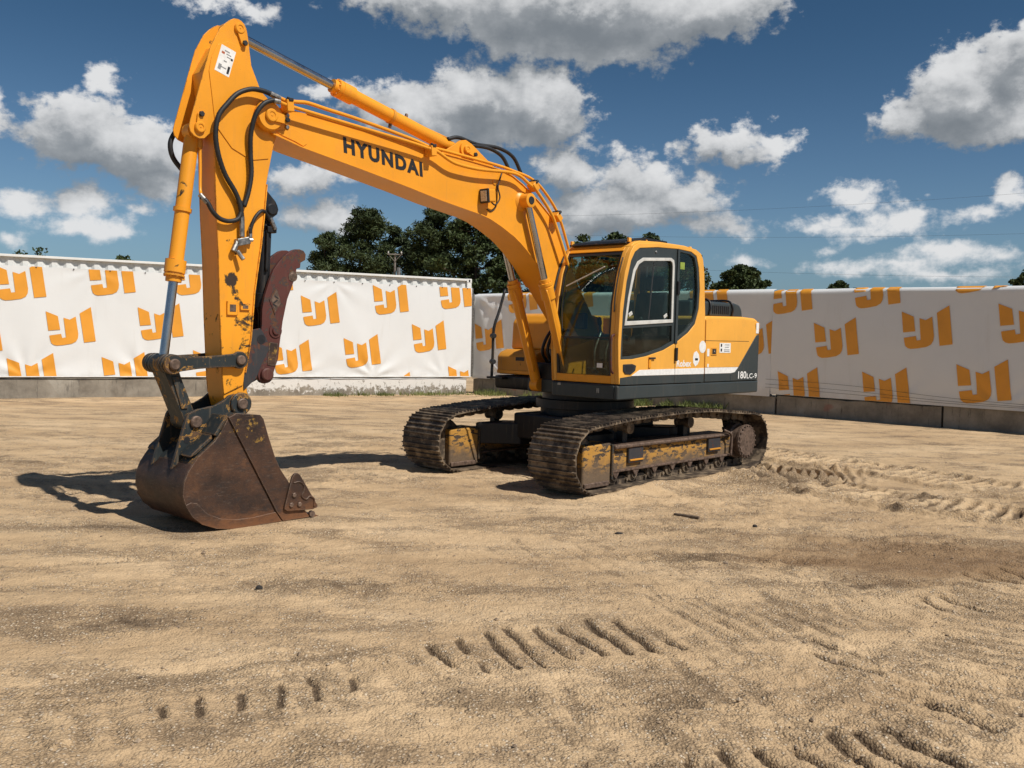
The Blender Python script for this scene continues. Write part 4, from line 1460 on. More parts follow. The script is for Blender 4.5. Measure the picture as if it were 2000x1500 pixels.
# ---------------- upper deck
deck = ext('deck', [(0.90, 1.215), (0.90, 0.19), (0.66, 0.15), (0.66, -0.46), (0.47, -0.52), (0.47, -1.20), (-2.35, -1.20), (-2.35, 1.215)], 1.055, 1.235, 'charcoal_paint', EX, 0.02, axis='z')
sk = ext('side_skirt', [(0.935, 1.045), (0.93, 1.222), (-2.43, 1.222), (-2.43, 1.055), (-2.1, 1.05), (0.4, 1.05)], 1.19, 1.25, 'charcoal_paint', EX, 0.022)
ext('side_skirt', [(0.46, 1.06), (0.46, 1.222), (-2.43, 1.222), (-2.43, 1.06)], -1.25, -1.19, 'charcoal_paint', EX, 0.022)
fs = box('front_skirt', (0.905, 0.70, 1.135), (0.05, 0.98, 0.17), 'charcoal_paint', EX, 0.012)
for vv in (0.94, 0.965):
    box('slot', (0.932, vv, 1.15), (0.006, 0.014, 0.06), 'fitting_steel', fs, 0.003)
box('slot', (0.932, 0.33, 1.20), (0.006, 0.05, 0.03), 'fitting_steel', fs, 0.003)
rod('slew_motor', (0.32, -0.2, 1.2), (0.32, -0.2, 1.62), 0.15, 'black_paint', EX, 20)
bx = box('valve_block', (0.50, -0.18, 1.33), (0.30, 0.5, 0.22), 'black_paint', EX, 0.02)
for k in range(5):
    tube('deck_hose', [(0.45, -0.28 + k * 0.10, 1.42), (0.60, -0.26 + k * 0.09, 1.60), (0.52, -0.20 + k * 0.07, 1.85), (0.30, -0.14 + k * 0.06, 2.0)], 0.021, 'rubber', bx, 8)

# right front tool box and tank
tb = ext('tool_box', [(0.44, 1.25), (0.475, 1.30), (0.475, 1.50), (0.42, 1.56), (0.30, 1.60), (-0.45, 1.60), (-0.45, 1.25)], -1.22, -0.50, 'yellow_paint_dusty', EX, 0.02)
box('front_label', (0.477, -0.78, 1.47), (0.004, 0.16, 0.05), 'black_ink', tb, 0.001)
box('front_label', (0.477, -0.56, 1.45), (0.004, 0.06, 0.07), 'black_ink', tb, 0.001)
box('lower_trim', (0.46, -0.86, 1.285), (0.06, 0.70, 0.05), 'yellow_paint', tb, 0.01)
ext('box_step', [(0.50, 1.05), (0.52, 1.10), (0.52, 1.23), (0.40, 1.235), (0.40, 1.05)], -1.22, -0.50, 'black_paint', EX, 0.02)
tank = ext('fuel_tank', [(0.20, 1.60), (0.18, 1.98), (0.10, 2.08), (-0.02, 2.11), (-0.95, 2.11), (-0.95, 1.60)], -1.22, -0.45, 'yellow_paint', EX, 0.03)
rod('tank_cap', (-0.3, -0.85, 2.10), (-0.3, -0.85, 2.17), 0.06, 'black_plastic', tank, 14)
mr = tube('mirror_stay', [(0.60, -1.20, 1.18), (0.585, -1.20, 1.54), (0.575, -1.20, 1.88), (0.48, -1.20, 2.12), (0.365, -1.20, 2.44)], 0.021, 'black_paint', EX, 10)
for z_ in (1.78, 1.42):
    rod('stay_clamp', (0.57, -1.24, z_), (0.61, -1.15, z_), 0.035, 'black_plastic', mr, 10)
box('stay_foot', (0.57, -1.12, 1.20), (0.12, 0.30, 0.03), 'black_paint', mr, 0.005)

# ---------------- engine housing and counterweight
hs = ext('engine_housing', [(-0.975, 1.236), (-0.965, 2.09), (-1.02, 2.115), (-1.96, 2.132), (-2.30, 2.120), (-2.395, 2.085), (-2.415, 2.02), (-2.415, 1.236)], -1.21, 1.236, 'faded_paint', EX, 0.03)
pn = holed('side_door', [(-0.995, 1.425), (-0.985, 2.06), (-1.04, 2.085), (-1.96, 2.10), (-2.27, 2.092), (-2.345, 1.885), (-1.865, 1.425)], [], 1.234, 1.2455, 'faded_paint', hs, 0.004)
ext('panel_seam', [(-0.66, 1.781), (-0.66, 1.787), (-2.13, 1.790), (-2.13, 1.784)], 1.2456, 1.2472, 'seam_dark', hs, 0)
dg = ext('dark_flank', [(-1.66, 1.232), (-1.66, 1.338), (-1.76, 1.352), (-1.86, 1.415), (-2.345, 1.878), (-2.408, 1.884), (-2.412, 1.232)], 1.234, 1.247, 'charcoal_paint', hs, 0.004)
ext('dark_band', [(-0.99, 1.232), (-0.99, 1.337), (-1.658, 1.337), (-1.658, 1.232)], 1.234, 1.2465, 'charcoal_paint', hs, 0.003)
ws = ext('white_stripe', [(-0.99, 1.340), (-0.99, 1.422), (-1.858, 1.422), (-1.765, 1.354), (-1.66, 1.341)], 1.234, 1.2472, 'white_decal', hs, 0)
text_mesh('model_number', '180', (-1.86, 1.2492, 1.258), (-1, 0, 0), (0, 0, 1), 0.225, 0.105, 'white_decal', dg, 0.018)
text_mesh('model_number', 'LC-9', (-2.10, 1.2492, 1.258), (-1, 0, 0), (0, 0, 1), 0.285, 0.072, 'white_decal', dg, 0.012)
# latch, stickers
lt = box('latch', (-1.195, 1.247, 1.640), (0.15, 0.014, 0.11), 'yellow_paint_dusty', hs, 0.008)
box('latch_recess', (-1.195, 1.2545, 1.640), (0.095, 0.004, 0.07), 'seam_dark', lt, 0.002)
rod('latch_lock', (-1.20, 1.255, 1.635), (-1.20, 1.262, 1.635), 0.014, 'fitting_steel', lt, 10)
lb = box('warning_label', (-1.485, 1.2475, 1.69), (0.29, 0.003, 0.135), 'white_decal', hs, 0)
for k, (u_, z_, w_) in enumerate(((-1.53, 1.732, 0.12), (-1.53, 1.70, 0.10), (-1.53, 1.664, 0.15), (-1.53, 1.642, 0.14))):
    box('print_line', (u_, 1.2497, z_), (w_, 0.001, 0.010), 'grey_ink', lb, 0)
for z_ in (1.725, 1.66):
    box('print_mark', (-1.385, 1.2497, z_), (0.035, 0.001, 0.04), 'black_ink', lb, 0)
box('small_sticker', (-1.055, 1.2475, 1.625), (0.055, 0.003, 0.10), 'white_decal', hs, 0)
box('small_sticker', (-1.06, 1.2475, 1.45), (0.04, 0.003, 0.045), 'white_decal', hs, 0)
box('small_sticker', (-2.36, 1.2475, 1.98), (0.075, 0.003, 0.15), 'white_decal', hs, 0)
cw_pl = [(-2.43, 1.235), (-2.50, 1.20), (-2.62, 0.98), (-2.72, 0.60), (-2.76, 0.0), (-2.72, -0.60), (-2.62, -0.98), (-2.50, -1.20), (-2.43, -1.235)]
ext('counterweight', cw_pl, 1.055, 1.895, 'charcoal_paint', EX, 0.03, axis='z')
ext('counterweight_top', cw_pl, 1.897, 2.075, 'yellow_paint', EX, 0.045, axis='z')
# raised engine cover with louvres
ec = ext('engine_cover', [(-1.05, 2.12), (-1.05, 2.335), (-2.25, 2.335), (-2.36, 2.315), (-2.43, 2.25), (-2.46, 2.12)], -0.30, 0.95, 'charcoal_paint', EX, 0.035)
for k in range(9):
    box('louvre', (-1.62 - k * 0.052, 0.953, 2.225), (0.026, 0.016, 0.115), 'black_ink', ec, 0.004)
for k in range(10):
    box('louvre', (-1.55 - k * 0.060, 0.70, 2.339), (0.03, 0.36, 0.014), 'black_ink', ec, 0.004)
for k in range(2):
    tube('cover_rail', [(-1.50 - k * 0.62, 0.96, 2.14), (-1.52 - k * 0.60, 0.975, 2.26), (-1.53 - k * 0.58, 0.90, 2.36), (-1.53 - k * 0.58, 0.60, 2.365)], 0.016, 'black_paint', ec, 8)
rod('exhaust', (-1.9, -0.7, 2.1), (-1.9, -0.7, 2.38), 0.06, 'black_paint', EX, 14)

# ---------------- cab
CAB_OUT = [(0.905, 1.238), (0.930, 1.50), (0.945, 1.76), (0.925, 2.20), (0.850, 2.58), (0.755, 2.82), (0.690, 2.90), (0.590, 2.945), (0.076, 2.985), (-0.48, 2.988), (-0.675, 2.970), (-0.795, 2.925), (-0.852, 2.855), (-0.892, 2.69), (-0.948, 2.13), (-0.962, 1.238)]
GLZ = [(0.890, 1.535), (0.885, 1.76), (0.868, 2.10), (0.815, 2.46), (0.735, 2.725), (0.665, 2.83), (0.57, 2.885), (0.20, 2.925), (-0.269, 2.942), (-0.56, 2.930), (-0.69, 2.885), (-0.755, 2.74), (-0.798, 2.466), (-0.788, 2.20), (-0.71, 2.0), (-0.55, 1.88), (-0.271, 1.747), (0.0, 1.652), (0.371, 1.575), (0.651, 1.540)]
DW_O = [(0.838, 1.942), (0.782, 2.286), (0.690, 2.62), (0.610, 2.722), (0.50, 2.775), (-0.10, 2.818), (-0.165, 2.795), (-0.183, 2.73), (-0.186, 2.005)]
DW_I = [(0.795, 1.995), (0.742, 2.288), (0.650, 2.60), (0.580, 2.69), (0.485, 2.737), (-0.085, 2.779), (-0.130, 2.76), (-0.142, 2.71), (-0.145, 2.045)]
LG = [(0.855, 1.905), (-0.18, 1.965), (-0.185, 1.765), (0.06, 1.680), (0.40, 1.610), (0.70, 1.575), (0.852, 1.568)]
RW = [(-0.315, 2.910), (-0.55, 2.898), (-0.655, 2.86), (-0.712, 2.72), (-0.752, 2.46), (-0.742, 2.21), (-0.672, 2.03), (-0.52, 1.915), (-0.315, 1.815)]
cab = holed('cab', CAB_OUT, [GLZ], 1.185, 1.25, 'faded_paint', EX, 0.008)
cab['label'] = 'orange cab shell'
door = holed('door_frame', [(a * 0.999, b) for a, b in GLZ], [DW_I, LG, RW], 1.197, 1.243, 'charcoal_paint', cab, 0.003)
holed('window_trim', DW_O, [DW_I], 1.2431, 1.256, 'white_trim', door, 0.004)
ext('door_window', DW_I, 1.215, 1.220, 'cab_glass', cab, 0)
ext('lower_door_glass', LG, 1.222, 1.227, 'dusty_glass', cab, 0)
ext('rear_side_window', RW, 1.215, 1.220, 'cab_glass', cab, 0)
rod('slider_rail', (0.30, 1.212, 2.02), (0.22, 1.212, 2.74), 0.012, 'black_plastic', door, 8)
for u_ in (0.69, -0.05):
    box('window_catch', (u_, 1.226, 2.085), (0.075, 0.012, 0.045), 'white_trim', door, 0.008, Euler((0, 0.5, 0)).to_matrix())
ext('door_edge', [(-0.235, 1.74), (-0.243, 2.938), (-0.285, 2.938), (-0.290, 1.735)], 1.2435, 1.262, 'charcoal_paint', door, 0.004)
for z_ in (2.45, 1.60):
    box('hinge', (-0.262, 1.268, z_), (0.045, 0.03, 0.17), 'black_paint', door, 0.008)
rod('frame_screw', (0.22, 1.242, 2.865), (0.22, 1.252, 2.865), 0.018, 'fitting_steel', door, 10)
box('green_tape', (-0.405, 1.223, 2.74), (0.10, 0.003, 0.09), 'green_tape', cab, 0)
rod('marker_knob', (-0.885, 1.25, 2.72), (-0.925, 1.275, 2.735), 0.016, 'black_plastic', cab, 8)
# lower flank, stripe, lettering
ext('dark_band', [(0.898, 1.232), (0.895, 1.315), (0.665, 1.335), (-0.955, 1.337), (-0.958, 1.232)], 1.2502, 1.2532, 'charcoal_paint', cab, 0)
ext('white_stripe', [(0.665, 1.338), (0.505, 1.408), (-0.955, 1.420), (-0.955, 1.340)], 1.2502, 1.2536, 'white_decal', cab, 0)
ext('panel_seam', [(-0.262, 1.236), (-0.258, 1.742), (-0.264, 1.742), (-0.268, 1.236)], 1.2538, 1.2546, 'seam_dark', cab, 0)
text_mesh('model_name', 'Robex', (-0.30, 1.2512, 1.438), (-1, 0, 0), (0, 0, 1), 0.345, 0.088, 'white_decal', cab, 0.03, 0.1)
ring = lathe('round_sticker', (-0.905, 1.2505, 1.70), (-0.905, 1.2525, 1.70), [(0, 0.082), (0.002, 0.082)], 'white_decal', cab, 28)
st2 = ext('sticker', [(-0.70, 1.62), (-0.76, 1.645), (-0.82, 1.60), (-0.84, 1.53), (-0.80, 1.47), (-0.74, 1.44), (-0.69, 1.49), (-0.68, 1.56)], 1.2505, 1.2525, 'white_decal', cab, 0)
box('print_mark', (-0.765, 1.253, 1.535), (0.07, 0.001, 0.03), 'black_ink', st2, 0)
vent = ext('vent', [(0.845, 1.478), (0.66, 1.482), (0.585, 1.462), (0.60, 1.40), (0.69, 1.355), (0.80, 1.362), (0.842, 1.40)], 1.2503, 1.262, 'black_plastic', cab, 0.008)
ext('vent_hollow', [(0.80, 1.462), (0.67, 1.465), (0.635, 1.45), (0.65, 1.41), (0.70, 1.385), (0.79, 1.39)], 1.2622, 1.2640, 'black_ink', vent, 0)
hd = box('door_handle', (0.30, 1.258, 1.50), (0.045, 0.014, 0.14), 'yellow_paint', cab, 0.006)
box('handle_lever', (0.26, 1.268, 1.552), (0.13, 0.014, 0.022), 'black_plastic', hd, 0.005)
# other faces of the cab
ext('cab_floor', [(0.89, 1.238), (0.89, 1.285), (-0.93, 1.285), (-0.93, 1.238)], 0.20, 1.184, 'black_plastic', cab, 0)
FR = [(0.905, 1.238), (0.930, 1.50), (0.945, 1.76), (0.925, 2.20), (0.850, 2.58), (0.755, 2.82), (0.690, 2.90)]


def strip(off0, off1, lo, hi):
    """front profile between two setbacks and two heights"""
    pts = []
    zs = [lo] + [z for _, z in FR if lo < z < hi] + [hi]
    us = [float(np.interp(z, [q[1] for q in FR], [q[0] for q in FR])) for z in zs]
    return [(u_ - off0, z) for u_, z in zip(us, zs)] + [(u_ - off1, z) for u_, z in zip(us[::-1], zs[::-1])]


ext('front_post', strip(0.0, 0.09, 1.238, 2.90), 1.125, 1.184, 'faded_paint', cab, 0.006)
ext('front_post', strip(0.0, 0.09, 1.238, 2.90), 0.185, 0.265, 'faded_paint', cab, 0.012)
ext('front_sill', strip(0.0, 0.08, 1.238, 1.335), 0.265, 1.125, 'yellow_paint', cab, 0.01)
ext('front_header', strip(0.0, 0.08, 2.845, 2.90), 0.265, 1.125, 'yellow_paint', cab, 0.01)
wsn = ext('windshield', strip(0.030, 0.036, 1.795, 2.845), 0.265, 1.125, 'cab_glass', cab, 0)
ext('lower_windshield', strip(0.026, 0.032, 1.335, 1.785), 0.265, 1.125, 'dusty_glass', cab, 0)
ext('windshield_gasket', strip(0.020, 0.042, 1.782, 1.800), 0.265, 1.125, 'black_plastic', cab, 0)
for v0_, v1_ in ((0.265, 0.293), (1.090, 1.125)):
    ext('windshield_gasket', strip(0.016, 0.045, 1.335, 2.845), v0_, v1_, 'black_plastic', cab, 0)
ext('windshield_gasket', strip(0.016, 0.045, 2.80, 2.845), 0.293, 1.09, 'black_plastic', cab, 0)
box('glass_sticker', (0.908, 0.95, 1.455), (0.003, 0.085, 0.055), 'white_decal', cab, 0)
wp = rod('windshield_glint', (0.885, 0.365, 2.425), (0.835, 0.93, 2.655), 0.008, 'white_trim', cab, 8)  # white bar painting a bright reflection line on the windshield
tube('wiper_arm', [(0.93, 0.36, 1.86), (0.91, 0.33, 2.14), (0.875, 0.36, 2.38)], 0.008, 'black_plastic', wp, 6)
roof = ext('roof', [(0.690, 2.90), (0.62, 2.952), (0.50, 2.985), (0.076, 3.005), (-0.48, 3.006), (-0.68, 2.985), (-0.81, 2.93), (-0.78, 2.90), (-0.66, 2.945), (0.5, 2.945)], 0.20, 1.20, 'faded_paint', cab, 0.012)
ext('roof_visor', [(0.70, 2.945), (0.66, 2.975), (0.30, 3.045), (-0.20, 3.04), (-0.20, 3.00), (0.45, 2.99), (0.66, 2.93)], 0.27, 1.12, 'black_paint', roof, 0.008)
for u_, v_ in ((0.64, 1.14), (0.64, 0.24), (-0.66, 1.16)):
    box('roof_bracket', (u_, v_, 2.985), (0.05, 0.03, 0.05), 'faded_paint', roof, 0.006)
for u_ in (0.30, -0.05, -0.40):
    rod('roof_screw', (u_, 1.15, 2.99), (u_, 1.15, 3.012), 0.012, 'faded_paint', roof, 8)
RGL = [(0.80, 1.62), (0.80, 2.15), (0.72, 2.55), (0.60, 2.80), (0.45, 2.86), (-0.60, 2.88), (-0.72, 2.78), (-0.80, 2.3), (-0.80, 1.95)]
holed('right_wall', CAB_OUT, [RGL], 0.185, 0.225, 'yellow_paint', cab, 0.006)
ext('right_window', RGL, 0.205, 0.210, 'cab_glass', cab, 0)
rear = box('rear_wall', (-0.93, 0.70, 1.62), (0.05, 0.96, 0.74), 'black_plastic', cab, 0.01)
for v_ in (0.27, 1.14):
    box('rear_post', (-0.90, v_, 2.45), (0.06, 0.10, 0.95), 'black_plastic', rear, 0.01)
box('rear_header', (-0.85, 0.70, 2.86), (0.08, 0.96, 0.14), 'black_plastic', rear, 0.01)
box('rear_window', (-0.91, 0.70, 2.40), (0.006, 0.80, 0.82), 'cab_glass', rear, 0)
ext('headliner', [(0.62, 2.885), (0.60, 2.925), (-0.75, 2.925), (-0.75, 2.885)], 0.23, 1.18, 'dark_cloth', cab, 0)
# inside
seat = ext('seat', [(0.18, 1.62), (0.16, 1.74), (-0.30, 1.76), (-0.36, 1.82), (-0.46, 2.40), (-0.54, 2.42), (-0.50, 1.70), (-0.40, 1.60)], 0.46, 0.96, 'dark_cloth', cab, 0.04)
box('head_rest', (-0.53, 0.71, 2.53), (0.11, 0.28, 0.20), 'dark_cloth', seat, 0.04)
box('seat_base', (-0.10, 0.71, 1.44), (0.44, 0.44, 0.32), 'black_plastic', seat, 0.03)
for v_ in (0.38, 1.04):
    cs_ = box('console', (-0.05, v_, 1.66), (0.62, 0.14, 0.36), 'black_plastic', seat, 0.04)
    lathe('joystick', (0.18, v_, 1.83), (0.22, v_, 2.06), [(0, 0.04), (0.05, 0.02), (0.12, 0.018), (0.14, 0.03), (0.22, 0.026), (0.235, 0.01)], 'black_plastic', cs_, 12)
box('monitor', (0.52, 0.33, 2.0), (0.10, 0.14, 0.20), 'black_plastic', seat, 0.02)
for v_ in (0.62, 0.80):
    tube('travel_lever', [(0.55, v_, 1.29), (0.60, v_, 1.60), (0.48, v_, 1.86)], 0.013, 'fitting_steel', seat, 8)
    box('pedal', (0.62, v_, 1.38), (0.12, 0.10, 0.02), 'fitting_steel', seat, 0.004, Euler((0, -0.5, 0)).to_matrix())
# grab rails on the posts
gr_ = tube('grab_rail', [(0.955, 1.19, 1.37), (1.00, 1.195, 1.42), (1.01, 1.195, 1.62), (1.005, 1.195, 1.80), (0.95, 1.19, 1.83)], 0.014, 'thumb_steel', cab, 8)
tube('grab_rail', [(0.94, 1.17, 2.10), (0.925, 1.17, 2.32), (0.87, 1.17, 2.56), (0.80, 1.17, 2.76)], 0.008, 'black_plastic', cab, 8)
tube('grab_rail', [(0.95, 0.225, 1.80), (0.985, 0.215, 1.95), (0.965, 0.20, 2.20), (0.90, 0.20, 2.45), (0.82, 0.20, 2.68), (0.72, 0.21, 2.86)], 0.016, 'black_plastic', cab, 8)

# ---------------- boom
LOWB = [(5.152, 3.706), (5.087, 3.670), (4.999, 3.638), (4.682, 3.565), (4.003, 3.464), (3.322, 3.356), (2.878, 3.276), (2.50, 3.222), (2.265, 3.190), (2.088, 3.150), (1.897, 3.080), (1.682, 2.985), (1.563, 2.915), (1.440, 2.830), (1.247, 2.673), (1.00, 2.42), (0.62, 2.02), (0.32, 1.70)]
TOPB = [(-0.01, 1.86), (0.12, 2.06), (0.36, 2.36), (0.60, 2.66), (0.73, 2.84), (0.845, 3.043), (0.960, 3.218), (1.06, 3.31), (1.217, 3.420), (1.400, 3.530), (1.55, 3.612), (1.733, 3.690), (1.953, 3.735), (2.50, 3.765), (3.210, 3.795), (4.010, 3.850), (4.623, 3.888), (4.807, 3.893), (4.964, 3.888)]
BOOM = LOWB + arc(0.15, 1.77, 0.16, 330, 160, 6) + TOPB + arc(5.05, 3.785, 0.135, 75, -40, 8)
boom = ext('boom', BOOM, -0.192, 0.192, 'yellow_paint', EX, 0.006)
boom['label'] = 'orange cranked boom with black lettering'


def ribbon(pts, t_, side_):
    out = []
    n = len(pts)
    for i, (a, b) in enumerate(pts):
        p, q = pts[max(i - 1, 0)], pts[min(i + 1, n - 1)]
        dx_, dz_ = q[0] - p[0], q[1] - p[1]
        L = math.hypot(dx_, dz_)
        out.append((a - dz_ / L * t_ * side_, b + dx_ / L * t_ * side_))
    return pts + out[::-1]


ext('bottom_plate', ribbon(LOWB[2:16], 0.012, 1), -0.210, 0.210, 'yellow_paint', boom, 0.002)
ext('top_plate', ribbon(TOPB[3:17], 0.010, 1), -0.204, 0.204, 'yellow_paint', boom, 0.002)
# nose bosses and fork
for s in (1, -1):
    lathe('nose_boss', (5.05, s * 0.190, 3.785), (5.05, s * 0.245, 3.785), [(0, 0.140), (0.03, 0.140), (0.055, 0.125)], 'yellow_paint', boom, 30)
    pin_head((5.05, s * 0.245, 3.785), s, 0.062, 'yellow_paint', boom, 'pin', (-0.16, -0.015))
for z_ in (3.72, 3.83):
    bolt((4.845, 0.193, z_), (0, 1, 0), 0.022, 0.02, 'fitting_steel', boom)
ext('nose_rib', [(4.96, 3.66), (4.78, 3.72), (4.70, 3.70), (4.62, 3.60), (4.66, 3.57), (4.75, 3.60), (4.90, 3.635)], 0.1921, 0.200, 'yellow_paint', boom, 0.003)
# arm cylinder bracket
BRK = [(2.86, 3.775), (2.62, 3.93), (2.54, 3.985), (2.45, 4.005), (2.36, 3.975), (2.10, 3.83), (1.93, 3.735), (2.3, 3.70)]
for s in (1, -1):
    ext('cylinder_bracket', BRK, s * 0.125 - 0.016, s * 0.125 + 0.016, 'yellow_paint', boom, 0.004)
    lathe('bracket_boss', (2.46, s * 0.141, 3.895), (2.46, s * 0.165, 3.895), [(0, 0.092), (0.024, 0.088)], 'yellow_paint', boom, 24)
    pin_head((2.46, s * 0.165, 3.895), s, 0.048, 'yellow_paint', boom, 'pin', (-0.115, -0.045))
# lift cylinder pin boss through the boom
for s in (1, -1):
    lathe('lift_boss', (1.545, s * 0.190, 3.415), (1.545, s * 0.345, 3.415), [(0, 0.125), (0.02, 0.105), (0.03, 0.085), (0.09, 0.085), (0.095, 0.07), (0.105, 0.07), (0.11, 0.085), (0.15, 0.085), (0.155, 0.07)], 'yellow_paint', boom, 26)
    lathe('lift_pin', (1.545, s * 0.344, 3.415), (1.545, s * 0.352, 3.415), [(0, 0.05), (0.008, 0.045)], 'black_plastic', boom, 18)
text_mesh('maker_name', 'HYUNDAI', (4.180, 0.1945, 3.585), (-1.046, 0, -0.100), (0.10, 0, 1.046), 1.052, 0.160, 'black_ink', boom, 0.05, 0.0, 1.2)
# work light
wl = box('work_light', (2.19, 0.262, 3.395), (0.13, 0.13, 0.15), 'yellow_paint', boom, 0.02, Euler((0, 0.12, 0)).to_matrix())
box('lamp_bezel', (2.262, 0.272, 3.385), (0.025, 0.145, 0.165), 'black_plastic', wl, 0.01, Euler((0, 0.12, 0)).to_matrix())
box('lamp_glass', (2.276, 0.272, 3.382), (0.008, 0.10, 0.12), 'lamp_lens', wl, 0.01, Euler((0, 0.12, 0)).to_matrix())
tube('lamp_cable', [(2.13, 0.25, 3.33), (2.05, 0.24, 3.31), (1.98, 0.24, 3.40), (2.00, 0.225, 3.52), (1.96, 0.215, 3.62), (1.90, 0.19, 3.72)], 0.009, 'rubber', wl, 6)
tube('lamp_cable', [(2.15, 0.20, 3.25), (2.08, 0.20, 3.235), (2.00, 0.20, 3.30), (1.985, 0.20, 3.45), (2.0, 0.205, 3.56)], 0.006, 'rubber', wl, 6)
lathe('cable_ring', (2.03, 0.193, 3.58), (2.03, 0.203, 3.58), [(0, 0.035), (0.01, 0.03)], 'yellow_paint', boom, 14)
# steel pipes along the boom
PU = [(4.95, 3.965), (4.88, 3.954), (4.78, 3.964), (4.68, 3.978), (4.59, 3.976), (4.42, 3.961), (4.04, 3.932), (3.37, 3.858), (3.04, 3.803)]
PLo = [(4.99, 3.916), (4.91, 3.902), (4.68, 3.885), (4.08, 3.847), (3.41, 3.806), (3.14, 3.782)]
PA = [(3.04, 3.803), (2.91, 3.820), (2.58, 3.807), (1.98, 3.778), (1.70, 3.750), (1.42, 3.709), (1.19, 3.603), (0.89, 3.335), (0.67, 2.929), (0.56, 2.70)]
PB = [(3.14, 3.782), (3.01, 3.769), (2.82, 3.700), (2.66, 3.675), (2.34, 3.672), (1.90, 3.705), (1.70, 3.690), (1.55, 3.625), (1.38, 3.542), (1.11, 3.304), (1.00, 3.13), (0.83, 2.822), (0.74, 2.65)]
for s in (1, -1):
    tube('oil_pipe', [(a, s * 0.24, b) for a, b in PU], 0.019, 'yellow_paint', boom, 10)
    tube('oil_pipe', [(a, s * 0.29, b) for a, b in PLo], 0.017, 'yellow_paint', boom, 10)
    tube('oil_pipe', [(a, s * (0.24 if a > 2.95 else 0.20), b) for a, b in PA], 0.018, 'yellow_paint', boom, 10)
    tube('oil_pipe', [(a, s * 0.285, b) for a, b in PB], 0.020, 'yellow_paint', boom, 10)
for u_, z_ in ((4.88, 3.90), (3.08, 3.765), (1.42, 3.60), (0.98, 3.28)):
    cl_ = box('pipe_clamp', (u_, 0.255, z_), (0.075, 0.12, 0.11), 'yellow_paint', boom, 0.008, Euler((0, 0.1 if u_ > 2 else 0.8, 0)).to_matrix())
    bolt((u_, 0.27, z_ + 0.065), (0, 0, 1), 0.016, 0.02, 'black_plastic', cl_)
    box('clamp_pad', (u_, 0.255, z_ + 0.055), (0.05, 0.14, 0.03), 'black_plastic', cl_, 0.006, Euler((0, 0.1 if u_ > 2 else 0.8, 0)).to_matrix())
tube('arm_cylinder_hose', [(2.66, 0.06, 3.99), (2.49, 0.06, 4.035), (2.20, 0.06, 4.005), (1.85, 0.06, 4.02), (1.59, 0.06, 3.955), (1.45, 0.07, 3.78)], 0.022, 'rubber', boom, 10)
tube('arm_cylinder_hose', [(2.45, 0.10, 3.95), (2.29, 0.10, 3.97), (2.04, 0.10, 3.98), (1.82, 0.10, 3.92), (1.69, 0.10, 3.78)], 0.022, 'rubber', boom, 10)


def hyd(name, base, tip, v, glend, r_b, r_g, r_r, parent, m='yellow_paint', glen=0.22, eye=0.09):
    """hydraulic ram: barrel from the base pin to the gland, chrome rod to the tip pin"""
    b_, t_ = Vector((base[0], v, base[1])), Vector((tip[0], v, tip[1]))
    ax = (t_ - b_).normalized()
    L = (t_ - b_).length
    gl = glend * L
    cyl = lathe(name, b_, t_, [(eye * 0.6, r_b * 0.85), (eye * 1.2, r_b), (gl - glen, r_b), (gl - glen + 0.004, r_g), (gl - glen * 0.40, r_g), (gl - glen * 0.38, r_g * 0.92), (gl - glen * 0.34, r_g * 0.92), (gl - glen * 0.32, r_g), (gl - 0.05, r_g), (gl - 0.045, r_g * 0.78), (gl, r_g * 0.76)], m, parent, 28)
    lathe('rod', b_ + ax * (gl - 0.02), t_, [(0, r_r), (L - gl, r_r)], 'chrome', cyl, 20)
    for c in (b_, t_):
        w = r_b * 0.9
        lathe('eye', c - Vector((0, w, 0)), c + Vector((0, w, 0)), [(0, eye), (2 * w, eye)], m, cyl, 22)
    a = ax.orthogonal().normalized()
    bb = ax.cross(a)
    for k in range(10):
        q = 2 * math.pi * k / 10
        bolt(b_ + ax * (gl - 0.05) + (a * math.cos(q) + bb * math.sin(q)) * r_g * 0.87, ax, r_g * 0.085, 0.012, m, cyl)
    return cyl


ac = hyd('arm_cylinder', (2.46, 3.895), (5.334, 4.527), 0.0, 0.605, 0.074, 0.093, 0.044, EX, glen=0.26, eye=0.085)
axd = Vector((5.334 - 2.46, 0, 4.527 - 3.895)).normalized()
pb_ = Vector((2.46, 0, 3.895))
for d_ in (0.98,):
    lathe('barrel_band', pb_ + axd * d_, pb_ + axd * (d_ + 0.035), [(0, 0.082), (0.035, 0.082)], 'yellow_paint_dusty', ac, 26)
    bolt(pb_ + axd * 0.80 + Vector((-0.02, 0, 0.07)), (-0.2, 0, 1), 0.02, 0.04, 'pin_steel', ac)
    bolt(pb_ + axd * 0.98 + Vector((0.02, 0, -0.07)), (0.2, 0, -1), 0.02, 0.05, 'pin_steel', ac)
tube('oil_pipe', [tuple(pb_ + axd * 0.15 + Vector((0, -0.02, 0.095))), tuple(pb_ + axd * 0.8 + Vector((0, -0.05, 0.085))), tuple(pb_ + axd * 1.6 + Vector((0, -0.05, 0.10)))], 0.012, 'yellow_paint', ac, 8)
for s in (1, -1):
    lc = hyd('lift_cylinder', (0.68, 1.150), (1.545, 3.415), s * 0.272, 0.595, 0.070, 0.088, 0.042, EX, glen=0.26, eye=0.085)
    tube('oil_pipe', [(0.84, s * 0.272 + 0.085, 1.33), (0.96, s * 0.272 + 0.09, 1.62), (1.17, s * 0.272 + 0.09, 2.18), (1.24, s * 0.272 + 0.075, 2.36)], 0.013, 'yellow_paint', lc, 8)

